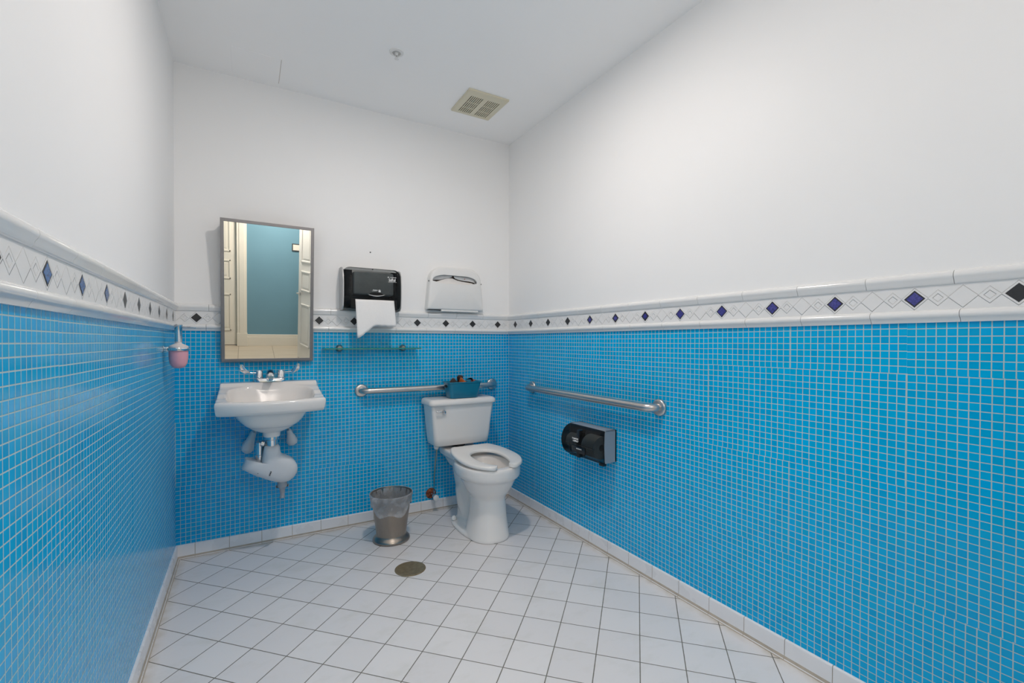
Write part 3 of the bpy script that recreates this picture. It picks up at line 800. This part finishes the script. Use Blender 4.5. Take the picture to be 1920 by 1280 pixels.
# water supply stop
sv = thing('supply_stop_valve', 'corroded water shut-off valve with thin supply tube on the wall behind the toilet', 'valve', (-.607, 0, .12))
p = P_(sv)
bm = BM(); lathe(bm, [(.0, 0), (.036, 0), (.036, -.003), (.028, -.010), (.012, -.013), (0, -.013)], (-.610, 0, .117), 'y', 28); p('escutcheon', bm, 'rust')
bm = BM()
tube(bm, [(-.608, -.008, .115), (-.606, -.035, .113)], .009, 12); lathe(bm, [(.0, -.03), (.012, -.032), (.014, -.045), (.012, -.06), (0, -.06)], (-.605, 0, .112), 'y', 16)
tube(bm, [(-.605, -.046, .112), (-.606, -.048, .145)], [.009, .008], 12)
p('valve_body', bm, 'chrome')
bm = BM(); lathe(bm, [(0, -.058), (.010, -.058), (.019, -.066), (.019, -.078), (.012, -.082), (0, -.082)], (-.600, 0, .104), 'y', 10); p('handle', bm, 'whiteplastic')
bm = BM(); tube(bm, [(-.606, -.048, .14), (-.607, -.055, .22), (-.613, -.09, .33), (-.617, -.122, .41), (-.617, -.125, .4425)], .0042, 10); p('supply_tube', bm, 'tubing')

# ================================================================== BIN ON THE TANK and its contents
bn = thing('storage_bin', 'small teal plastic bin with handle holes standing on the toilet tank lid', 'bin', (-.442, -.115, .7762))
p = P_(bn)
bx0, bx1, by0, by1, bz0, bz1 = -.548, -.348, -.204, -.106, .7762, .884
bm = BM(); rings = []
for t, e in ((0, -.006), (.04, 0), (.5, .007), (.93, .0145), (.94, .019), (.985, .020), (1.0, .019)):
    rings.append(rrect(bx0 - e * 1.2, bx1 + e * 1.2, by0 - e * .8, by1 + e * .8, .024, bz0 + (bz1 - bz0) * t, 5))
for t, e in ((1.0, .014), (.93, .011), (.5, .004), (.05, -.004)):
    rings.append(rrect(bx0 - e * 1.2, bx1 + e * 1.2, by0 - e * .8, by1 + e * .8, .021, bz0 + (bz1 - bz0) * t, 5))
loft(bm, rings); p('body', bm, 'teal', True, 50)
for s, xx in ((-1, bx0 - .0158), (1, bx1 + .0158)):
    bm = BM()
    o_ = [(.028 * math.cos(a) * (1 if abs(math.cos(a)) < .99 else 1), .009 * math.sin(a)) for a in [2 * PI * k / 16 for k in range(16)]]
    prism(bm, o_, lambda u, v, d: (xx + d, -.155 + u * .8, .856 + v), -.0012, .0012); p('handle_hole', bm, 'void', False)
rnd = random.Random(9)
def petal(name, mat, c, size, rot, label):
    bm = BM(); N = 7; rings = []
    for i in range(N):
        t = i / (N - 1); w_ = size * .5 * math.sin(PI * (.12 + .83 * t)) ; 
        zc = size * .5 * math.sin(t * 2.2)
        rings.append([(-size / 2 + size * t, math.cos(a) * w_, zc + .14 * w_ * math.sin(a) + .35 * abs(math.cos(a)) * w_) for a in [2 * PI * k / 10 for k in range(10)]])
    loft(bm, rings)
    o = obj(name, bm, mat, None, True, 60); o.location = (c[0] + .022, c[1] * .5 - .093, c[2] + .008); o.rotation_euler = rot
    return tag(o, label, 'petal', 'dried petals in the teal bin')
petal('dried_petal', 'brownleaf', (-.530, -.09, .862), .048, (.5, .3, .4), 'very dark curled dried petal at the left end of the teal bin')
petal('dried_petal', 'orange', (-.500, -.15, .878), .046, (.9, -.9, 1.2), 'orange dried petal standing highest at the middle left of the teal bin')
petal('dried_petal', 'brownleaf', (-.462, -.06, .880), .050, (.4, -.7, .2), 'dark brown dried petal with a pointed tip at the middle of the teal bin')
petal('dried_petal', 'brownleaf', (-.430, -.16, .872), .046, (-.3, .6, -.5), 'dark brown dried petal lying right of the pointed one in the teal bin')
petal('dried_petal', 'rose', (-.392, -.12, .866), .036, (.2, .2, .8), 'dusty pink dried petal at the right end of the teal bin')
petal('dried_petal', 'orange', (-.468, -.19, .862), .030, (.1, .2, .1), 'small orange dried petal at the front rim of the teal bin')
bm = BM(); box(bm, bx0 + .004, bx1 - .004, by0 + .006, by1 - .006, .7815, .842, bev=.01)
ff = obj('dark_bin_filling', bm, 'brownleaf', None, True); tag(ff, 'dark brown bed of dried plant matter inside the teal bin', 'potpourri'); ff['kind'] = 'stuff'

# ================================================================== GRAB BARS
def grab_bar(label, a, b, outv, z, R=.019, off=.058):
    """a, b: the two wall points (x,y); outv: direction away from the wall"""
    A, B, O = Vector((a[0], a[1], z)), Vector((b[0], b[1], z)), Vector((outv[0], outv[1], 0))
    t = thing('grab_bar', label, 'grab bar', tuple((A + B) / 2)); p = P_(t)
    d = (B - A).normalized(); rr = .045
    pts = [A + O * .002, A + O * .012]
    for k in range(9):
        q = PI / 2 * k / 8; pts.append(A + d * (rr - rr * math.cos(q)) + O * (off - rr + rr * math.sin(q)))
    for k in range(8, -1, -1):
        q = PI / 2 * k / 8; pts.append(B - d * (rr - rr * math.cos(q)) + O * (off - rr + rr * math.sin(q)))
    pts += [B + O * .012, B + O * .002]
    bm = BM(); tube(bm, pts, R, 22); p('rail', bm, 'brushed', True, 60)
    for C in (A, B):
        bm = BM(); ax = 'y' if abs(O.y) > .5 else 'x'; s = O.y if ax == 'y' else O.x
        lathe(bm, [(R, 0), (.040, 0), (.0405, s * .004), (.038, s * .010), (.034, s * .0125), (R - .001, s * .013)], tuple(C), ax, 36)
        p('flange', bm, 'brushed', True, 40)
grab_bar('long stainless grab bar on the back wall, passing behind the toilet tank', (-1.070, 0), (-.146, 0), (0, -1), .840)
grab_bar('long stainless grab bar on the right wall above the toilet paper dispenser', (0, -.330), (0, -1.442), (-1, 0), .838)

# ================================================================== PAPER TOWEL DISPENSER
pd = thing('paper_towel_dispenser', 'smoked plastic and grey paper towel dispenser on the back wall right of the mirror', 'paper towel dispenser', (-1.02, 0, 1.34))
p = P_(pd)
x0, x1, z0, z1 = -1.196, -.846, 1.345, 1.598
def side_prof(d_bot, d_mid, d_top, zb, zt, inset=0):
    return [(.0, zb), (d_bot * .92, zb), (d_bot, zb + .008), (d_mid, zb + .05), (d_mid + .004, (zb + zt) / 2), (d_mid - .004, zt - .055), (d_top * .93, zt - .022), (d_top * .78, zt - .007), (d_top * .6, zt), (0, zt)]
bm = BM()   # light grey back housing
hp = [(0, 1.338), (.085, 1.340), (.108, 1.36), (.118, 1.42), (.120, 1.50), (.112, 1.555), (.090, 1.588), (.060, 1.597), (0, 1.597)]
prism(bm, hp, lambda d, z_, x_: (x_, -d, z_), x0 - .003, x0 + .004); prism(bm, hp, lambda d, z_, x_: (x_, -d, z_), x1 - .004, x1 + .001)
box(bm, x0 + .004, x1 - .004, -.012, 0, 1.338, 1.592)
p('housing', bm, 'lightgrey', True, 30)
# smoked cover: lofted shell with rounded corners
bm = BM()
def cover_ring(d, e, x0=x0, x1=x1, z0=z0, z1=z1, rt=.045, rb=.035):
    pts = []
    for cx, cz, r, a0 in ((x1 - e - rt, z1 - e - rt, rt, 0), (x0 + e + rt, z1 - e - rt, rt, 90), (x0 + e + rb, z0 + e + rb, rb, 180), (x1 - e - rb, z0 + e + rb, rb, 270)):
        for k in range(7):
            a = math.radians(a0 + 90 * k / 6); pts.append((cx + r * math.cos(a), -d, cz + r * math.sin(a)))
    return pts
depth = [(.060, 0), (.085, .0), (.105, .003), (.120, .010), (.129, .022), (.133, .038), (.134, .058)]
rings = [cover_ring(d, e, rt=max(.006, .045 - e * .5), rb=max(.006, .035 - e * .5)) for d, e in depth]
vs = loft(bm, rings, True, False); f = bm.faces.new(vs[-1])
p('cover', bm, 'smoke', True, 60)
# roll cradle seen through the cover
bm = BM(); box(bm, -1.130, -.888, -.088, -.02, 1.435, 1.575, bev=.012, seg=3)
pr = obj('paper_roll', bm, 'paper', None, True); tag(pr, 'paper roll showing grey-green behind the smoked cover of the towel dispenser', 'paper roll')
bm = BM(); box(bm, -1.185, -.857, -.058, -.013, 1.352, 1.432); box(bm, -1.185, -1.135, -.058, -.013, 1.43, 1.585); box(bm, -.895, -.857, -.058, -.013, 1.43, 1.585)
p('inner_chassis', bm, 'dark', False)
# mouth where the paper comes out and the lever
bm = BM(); box(bm, -1.156, -.880, -.138, -.118, 1.348, 1.405, bev=.006); p('paper_mouth', bm, 'void', True)
bm = BM()
pts = [(-1.055 + .07 * t, -.137, 1.437 - .009 * math.sin(PI * t) + .004 * t) for t in [k / 14 for k in range(15)]]
tube(bm, [(-1.060 + .105 * k / 14, -.137, 1.4335 - .0095 * math.sin(PI * k / 14)) for k in range(15)], [.0012 + .0018 * math.sin(PI * k / 14) for k in range(15)], 8)
p('lever_edge', bm, 'lightgrey', True)
bm = BM(); o_ = [(.042 * math.cos(a), .013 * max(0, math.sin(a)) - .006 * max(0, -math.sin(a))) for a in [2 * PI * k / 20 for k in range(20)]]
prism(bm, o_, lambda u, v, d: (-1.008 + u, -.1345 - d, 1.434 + v), 0, .0012); p('lever_recess', bm, 'void', False)
text = text_mesh('logo', 'SofPull', .0235, 'ink', None, on_back(-.910, -.1350, 1.5275), .0003, .0004, .66); local(text, pd)
text = text_mesh('lettering', 'Georgia-Pacific', .0068, 'ink', None, on_back(-.903, -.1350, 1.544), .0003, .0002, .9); local(text, pd)
bm = BM(); prism(bm, [(-.006, 0), (.006, 0), (0, .0065)], lambda u, v, d: (-.934 + u, -.1345 - d, 1.542 + v), 0, .0006); p('logo_mark', bm, 'ink', False)
bm = BM(); box(bm, -.934, -.884, -.1353, -.1347, 1.5150, 1.5164); p('logo_underline', bm, 'ink', False)
text = text_mesh('lettering', 'Mechanical', .0085, 'ink', None, on_back(-1.013, -.1348, 1.4605), .0003, .0002, .75); local(text, pd)
bm = BM(); box(bm, -1.035, -1.006, -.1352, -.1346, 1.4545, 1.4555)
for k in range(4): box(bm, -.994 + k * .0032, -.9918 + k * .0032, -.1352, -.1346, 1.455, 1.463 + .0015 * (k in (1, 2)))
box(bm, -.994, -.981, -.1352, -.1346, 1.450, 1.456); p('hand_symbol', bm, 'ink', False)
# hanging towel, torn at its lower edge
bm = BM()
cols = 20; rows_ = 12
def tear(t): 
    return 1.168 + (.078 * min(1, max(0, (t - .04) / .40)) if t > 0 else 0) + (.0 if t < .44 else .0) - .004 * t
grid = []
for j in range(rows_ + 1):
    row = []
    for i in range(cols + 1):
        t = i / cols; zt = 1.400; zb = tear(t) + .0015 * math.sin(i * 1.9)
        s = j / rows_; z_ = zt + (zb - zt) * s
        sk = .010 * s
        row.append(bm.verts.new((-1.132 + .232 * t + sk, -.142 - .010 * math.sin(s * 2.0) + .003 * math.sin(t * 7 + s * 3), z_)))
    grid.append(row)
for j in range(rows_):
    for i in range(cols): bm.faces.new((grid[j][i], grid[j][i + 1], grid[j + 1][i + 1], grid[j + 1][i]))
tw = obj('paper_towel', bm, 'paper', None, True, 180); mod(tw, 'SOLIDIFY', thickness=.0006)
tag(tw, 'white paper towel with a torn lower corner hanging from the smoked dispenser', 'paper towel')

# ================================================================== SEAT COVER DISPENSER
scd = thing('seat_cover_dispenser', 'white plastic toilet seat cover dispenser on the back wall above the toilet', 'seat cover dispenser', (-.445, 0, 1.365))
p = P_(scd)
X0, X1, Z0, Z1 = -.655, -.238, 1.363, 1.655
def hood(e, d, inset=0):
    pts = []; r = .095 - e * .5; rb = .010
    for cx, cz, rx_, a0 in ((X1 - e - .018 - r, Z1 - e - r, r, 0), (X0 + e + .018 + r, Z1 - e - r, r, 90), (X0 + e + rb, Z0 + e + rb, rb, 180), (X1 - e - rb, Z0 + e + rb, rb, 270)):
        for k in range(9):
            a = math.radians(a0 + 90 * k / 8); pts.append((cx + rx_ * math.cos(a), -d, cz + rx_ * math.sin(a)))
    return pts
bm = BM()
rings = [hood(0, 0), hood(0, .030), hood(.001, .046), hood(.005, .053), hood(.012, .056)]
vs = loft(bm, rings, True, False)
# front face with the slot cut out
N = len(vs[-1])
slot = []
sc0, sc1, sz0, sz1 = -.618, -.290, 1.540, 1.606
cxm = (sc0 + sc1) / 2
for v in vs[-1]:
    a = math.atan2((v.co.z - 1.56) / .09, (v.co.x - cxm) / .19)
    c_, s_ = math.cos(a), math.sin(a); e = 2.4
    u = cxm + .164 * math.copysign(abs(c_) ** (2 / e), c_)
    zz = 1.557 + (.047 if s_ > 0 else .018) * math.copysign(abs(s_) ** (2 / e), s_)
    slot.append((u, zz))
r1 = [bm.verts.new((u, -.056, z_)) for u, z_ in slot]; r2 = [bm.verts.new((u, -.042, z_ )) for u, z_ in slot]
for A_, B_ in ((vs[-1], r1), (r1, r2)):
    for i in range(N): bm.faces.new((A_[i], A_[(i + 1) % N], B_[(i + 1) % N], B_[i]))
p('shell', bm, 'whiteplastic', True, 45)
bm = BM(); box(bm, X0 + .035, X1 - .035, -.020, -.016, Z0 + .01, Z1 - .055); p('back_plate', bm, 'slot_depth', False)  # dark brown paints depth and shade into the gaps between sheets
bm = BM(); box(bm, X0 + .10, X1 - .04, -.050, -.008, Z0 - .010, Z0 + .003, bev=.004); p('bottom_tray', bm, 'whiteplastic')
bm = BM(); box(bm, X0 + .012, X0 + .10, -.048, -.01, Z0 - .0015, Z0 + .004); p('bottom_opening', bm, 'void', False)
for xx, yy, zz in ((X0 + .013, -.045, 1.553), (X1 - .017, -.045, 1.553)):
    bm = BM(); box(bm, xx - .002, xx + .002, yy - .006, yy + .003, zz - .004, zz + .004, bev=.001); p('latch', bm, 'darkink', False)
def cover_sheet(label, top_pts, bot_pts, y_):
    """top and bottom outlines sampled at the same x"""
    bm = BM(); top = []; bot = []
    for (x_, z_), (xb, zb) in zip(top_pts, bot_pts):
        wv = .0015 * math.sin(x_ * 45)
        top.append(bm.verts.new((x_, y_ + wv, z_))); bot.append(bm.verts.new((xb, y_ - .005 + wv, zb)))
    for i in range(len(top) - 1): bm.faces.new((top[i], top[i + 1], bot[i + 1], bot[i]))
    o = obj('seat_cover', bm, 'paper', None, True, 60); mod(o, 'SOLIDIFY', thickness=.0008); return tag(o, label, 'seat cover', 'paper seat covers in the white dispenser')
ft = [(-.622, 1.538), (-.60, 1.5475), (-.575, 1.556), (-.545, 1.568), (-.515, 1.577), (-.49, 1.584), (-.468, 1.583), (-.452, 1.577), (-.43, 1.5705), (-.40, 1.566), (-.37, 1.563), (-.345, 1.561), (-.32, 1.558), (-.30, 1.551), (-.288, 1.540)]
cover_sheet('front paper seat cover peaking in the slot of the white dispenser', ft, [(x_, 1.45) for x_, _ in ft], -.030)
rt = [(-.458, 1.612), (-.45, 1.612), (-.42, 1.612), (-.38, 1.612), (-.34, 1.610), (-.31, 1.605), (-.284, 1.60)]
rb_ = [(-.455, 1.592), (-.447, 1.583), (-.42, 1.5755), (-.38, 1.571), (-.34, 1.5695), (-.31, 1.564), (-.284, 1.553)]
cover_sheet('paper seat cover behind, filling the upper right of the dispenser slot', rt, rb_, -.027)
lt = [(-.63, 1.60), (-.60, 1.61), (-.56, 1.612), (-.52, 1.612), (-.49, 1.612), (-.468, 1.612)]
lb = [(-.63, 1.560), (-.60, 1.564), (-.56, 1.568), (-.52, 1.5775), (-.49, 1.585), (-.468, 1.592)]
cover_sheet('paper seat cover behind, filling the upper left of the dispenser slot', lt, lb, -.024)
bm = BM(); lathe(bm, [(0, -.0335), (.0035, -.0335), (.0035, -.033), (0, -.033)], (-.375, 0, 1.584), 'y', 10)
o = obj('paper_stain', bm, 'stain', None, True); tag(o, 'small orange-brown spot on the paper in the seat cover dispenser slot', 'spot')

# ================================================================== TOILET PAPER DISPENSER (right wall)
tp = thing('toilet_paper_dispenser', 'smoked black double-roll toilet paper dispenser with grey back on the right wall', 'toilet paper dispenser', (0, -1.0, .52))
p = P_(tp)
ya, yb, za, zb = -1.150, -.850, .515, .683
bm = BM()
hp = [(0, za), (.076, za - .004), (.080, za + .01), (.083, (za + zb) / 2), (.080, zb - .01), (.074, zb), (0, zb)]
prism(bm, hp, lambda d, z_, y_: (-d, y_, z_), ya, ya + .008); prism(bm, hp, lambda d, z_, y_: (-d, y_, z_), yb - .008, yb)
box(bm, -.078, 0, ya, yb, zb - .006, zb, bev=.002); box(bm, -.008, 0, ya, yb, za, zb)
p('housing', bm, 'greyplastic', True, 30)
bm = BM()   # D-shaped smoked cover
prof = []
for k in range(17):
    a = math.radians(96 - 190 * k / 16); prof.append((.060 + .084 * max(0, math.cos(a)) ** .8 if math.cos(a) > 0 else .060, .595 + .088 * math.sin(a)))
prof = [(.055, .682)] + prof[1:-1] + [(.060, .508)]
rings = []
for y_, s in ((yb - .0015, .93), (yb - .004, .985), (yb - .012, 1.0), (ya + .012, 1.0), (ya + .004, .985), (ya + .0015, .93)):
    rings.append([(-(.055 + (d - .055) * s), y_, .595 + (z_ - .595) * s) for d, z_ in prof])
vs = loft(bm, rings, False, False)
for r in (vs[0], vs[-1]): bm.faces.new(r)
p('cover', bm, 'smoke2', True, 50)
bm = BM(); box(bm, -.1465, -.1435, ya + .012, -.905, .5885, .592); box(bm, -.140, -.095, -1.012, -.988, .52, .67, bev=.006); p('cover_seam', bm, 'dark', False)
bm = BM(); box(bm, -.094, -.07, ya - .002, ya + .03, .500, .512, bev=.002); p('hinge', bm, 'dark', False)
bm = BM(); box(bm, -.09, -.06, -.95, -.86, .504, .511, bev=.002); p('hinge', bm, 'dark', False)
bm = BM(); box(bm, -.1475, -.140, -1.068, -.955, .548, .583, bev=.003); p('label_plate', bm, 'dark')
text = text_mesh('lettering', 'Georgia-Pacific', .0105, 'ink', None, on_right(-.1455, -.985, .622, -.28), .0003, .0003, .85); local(text, tp)
text = text_mesh('lettering', 'COMPACT', .0115, 'ink', None, on_right(-.1468, -.990, .609, -.16), .0003, .0004, .85); local(text, tp)
text = text_mesh('lettering', 'PUSH SIDEWAYS', .0075, 'ink', None, on_right(-.1482, -1.02, .571, .03), .0003, .0001, .8); local(text, tp)
for yc, rr, lab in ((-1.078, .060, 'full white toilet paper roll behind the smoked cover, nearer the camera'), (-.915, .040, 'part-used toilet paper roll behind the smoked cover, nearer the toilet')):
    bm = BM()
    lathe(bm, [(.018, -.048), (rr, -.048), (rr, .048), (.018, .048)], (-.080, yc, .590), 'y', 32, cap=False)
    lathe(bm, [(.018, .048), (.018, -.048)], (-.080, yc, .590), 'y', 32, cap=False)
    o = obj('toilet_paper_roll', bm, 'paper', None, True); tag(o, lab, 'toilet paper roll', 'toilet paper rolls in the dispenser')

# ================================================================== GLASS SHELF
gs = thing('glass_shelf', 'narrow green-edged glass shelf on the back wall below the towel dispenser', 'shelf', (-1.01, 0, 1.105))
p = P_(gs)
sx0, sx1 = -1.300, -.717
bm = BM(); box(bm, sx0, sx1, -.120, -.004, 1.1015, 1.1085); 
bm.faces.ensure_lookup_table()
for f in bm.faces:
    if abs(f.normal.z) < .5: f.material_index = 1
p('pane', bm, ['shelfglass', 'glassedge'], False)
for xx in (-1.200, -.806):
    bm = BM(); lathe(bm, [(0, 0), (.022, 0), (.022, -.004), (.018, -.016), (.013, -.024), (0, -.025)], (xx, 0, 1.1065), 'y', 26)
    p('bracket', bm, 'can', True, 40)

# ================================================================== SOAP DISPENSER (left wall)
sd = thing('soap_dispenser', 'frosted soap dispenser holding pink soap in a chrome ring on the left wall', 'soap dispenser', (-W, -.395, 1.03))
p = P_(sd); c = (-1.960, -.395, 0)
bm = BM(); lathe(bm, [(0, 1.024), (.014, 1.0255), (.026, 1.033), (.0335, 1.048), (.0365, 1.07), (.037, 1.106), (0, 1.106)], c, 'z', 32); p('bottle', bm, 'pink')
bm = BM(); lathe(bm, [(0.037, 1.104), (.0385, 1.118), (.036, 1.126), (.022, 1.1335), (.0125, 1.138), (.0125, 1.146), (0, 1.146)], c, 'z', 32); p('collar', bm, 'frost')
bm = BM()
lathe(bm, [(.0375, 1.104), (.0425, 1.105), (.044, 1.111), (.0425, 1.118), (.0375, 1.119)], c, 'z', 36)
box(bm, -W, -1.996, -.403, -.387, 1.103, 1.121, bev=.002); lathe(bm, [(0, 0), (.016, 0), (.016, .004), (.006, .009), (0, .009)], (-W, -.395, 1.112), 'x', 20)
p('ring_bracket', bm, 'chrome')
bm = BM(); lathe(bm, [(.0, 1.143), (.012, 1.143), (.0145, 1.146), (.0145, 1.208), (.0155, 1.211), (.0155, 1.222), (.012, 1.226), (0, 1.2265)], c, 'z', 24)
tube(bm, [(c[0] + .008, c[1], 1.213), (c[0] + .045, c[1] - .004, 1.213), (c[0] + .066, c[1] - .006, 1.2105)], [.0045, .0038, .003], 10)
p('pump', bm, 'chrome')

# ================================================================== WASTE BIN
cx, cy = -.967, -.318
wb = thing('waste_bin', 'round dull pewter waste bin with flared foot on the tiled floor left of the toilet', 'waste bin', (cx, cy, 0))
p = P_(wb)
bm = BM()
lathe(bm, [(0, 0), (.101, 0), (.105, .004), (.1045, .012), (.098, .021), (.089, .029), (.0845, .036), (.0845, .040), (.092, .10), (.104, .19), (.1165, .262), (.1195, .266), (.1195, .271), (.116, .272), (.1145, .266), (.102, .19), (.090, .10), (.082, .04), (0, .036)], (cx, cy, 0), 'z', 56)
p('can', bm, 'can', True, 50)
bm = BM(); NL = 96; rings = []
for j, (r_, z_) in enumerate(((.088, .12), (.100, .19), (.1135, .264), (.1185, .2745), (.1225, .270), (.119, .25), (.1155, .225), (.1135, .20), (.1125, .185))):
    ring = []
    for k in range(NL):
        a = 2 * PI * k / NL
        w_ = (.0016 * math.sin(a * 9 + j * .7) + .0012 * math.sin(a * 23 + j) + .0008 * math.sin(a * 41)) * (1 if j > 3 else .4)
        bulge = .020 * math.exp(-((a - math.radians(205)) / .22) ** 2) * (1 if j in (4, 5, 6) else .3 if j == 3 else 0)
        dz = 0
        if j > 4: dz = (j - 4) * (.0065 * math.sin(a * 2 + 2.1) - .004 * math.cos(a * 5))
        ring.append((cx + math.cos(a) * (r_ + abs(w_) + bulge), cy + math.sin(a) * (r_ + abs(w_) + bulge), z_ + dz + (bulge * .2 if j == 3 else 0)))
    rings.append(ring)
loft(bm, rings, True, False); ln = p('liner', bm, 'liner', True, 180); ln['label'] = 'clear plastic bin liner folded over the rim'

# ================================================================== FLOOR DRAIN
fd = thing('floor_drain', 'round aged-brass floor drain with a lattice grate', 'floor drain', (-.980, -.716, 0)); p = P_(fd)
c = (-.980, -.716, 0)
bm = BM(); lathe(bm, [(.058, .0004), (.077, .0004), (.0765, .0022), (.0735, .0032), (.060, .0032), (.058, .0026)], c, 'z', 56); p('ring', bm, 'grate')
bm = BM(); lathe(bm, [(0, .0003), (.0585, .0003), (.0585, .0008), (0, .0008)], c, 'z', 40); p('drain_well', bm, 'void')
bm = BM()
for k in range(-6, 7):
    u = k * .0088; hl = math.sqrt(max(0, .0585 ** 2 - u * u))
    if hl < .01: continue
    for rot in (math.radians(20), math.radians(110)):
        ca, sa = math.cos(rot), math.sin(rot); q = []
        for (a_, b_) in ((-hl, u - .0021), (hl, u - .0021), (hl, u + .0021), (-hl, u + .0021)): q.append((c[0] + a_ * ca - b_ * sa, c[1] + a_ * sa + b_ * ca))
        prism(bm, q, lambda x_, y_, d: (x_, y_, d), .0009, .0030 if rot < 1 else .0027)
p('grate', bm, 'grate', False)

# ================================================================== WALL SCREWS
for (x_, z_, lab) in ((-1.012, 1.713, 'tiny dark screw left in the wall high above the towel dispenser'), (-.998, 1.606, 'tiny dark screw at the top edge of the towel dispenser')):
    bm = BM(); lathe(bm, [(0, 0), (.0042, 0), (.0042, -.002), (.002, -.0035), (0, -.0035)], (x_, 0, z_), 'y', 12)
    lathe(bm, [(0, -.003), (.0012, -.003), (.0012, -.0038), (0, -.0038)], (x_, 0, z_), 'y', 6)
    o = obj('wall_screw', bm, 'darkink', None, True); tag(o, lab, 'screw', 'screws in the white wall')

# ================================================================== CAMERA
yaw, pitch, roll = math.radians(30.10163836), math.radians(-.54272429), math.radians(.09311171)
Fv = Vector((math.sin(yaw) * math.cos(pitch), math.cos(yaw) * math.cos(pitch), math.sin(pitch)))
Rv = Vector((math.cos(yaw), -math.sin(yaw), 0)); Uv = Rv.cross(Fv)
c_, s_ = math.cos(roll), math.sin(roll)
R2 = Rv * c_ + Uv * s_; U2 = -Rv * s_ + Uv * c_
cam = bpy.data.cameras.new('camera'); cam.sensor_width = 36; cam.lens = 856.5098 / 1920 * 36; cam.shift_y = 8.884 / 1920
cam.clip_start = .02
co = bpy.data.objects.new('camera', cam); COL.objects.link(co)
mw = Matrix((R2, U2, -Fv)).transposed().to_4x4(); mw.translation = (-1.68903119, -2.95987137, 1.147)
co.matrix_world = mw
SC.camera = co
w = bpy.data.worlds.new('world'); w.use_nodes = True; SC.world = w
w.node_tree.nodes['Background'].inputs[0].default_value = (.8, .85, .9, 1); w.node_tree.nodes['Background'].inputs[1].default_value = .3
SC.view_settings.view_transform = 'Standard'; SC.view_settings.look = 'None'; SC.view_settings.gamma = 1
SC.view_settings.use_curve_mapping = False
SC.view_settings.exposure = 0.0
cy_ = SC.cycles
cy_.max_bounces = 14; cy_.diffuse_bounces = 8; cy_.glossy_bounces = 6; cy_.transparent_max_bounces = 12
cy_.use_denoising = True; cy_.caustics_reflective = False; cy_.caustics_refractive = False
cy_.sample_clamp_indirect = 6
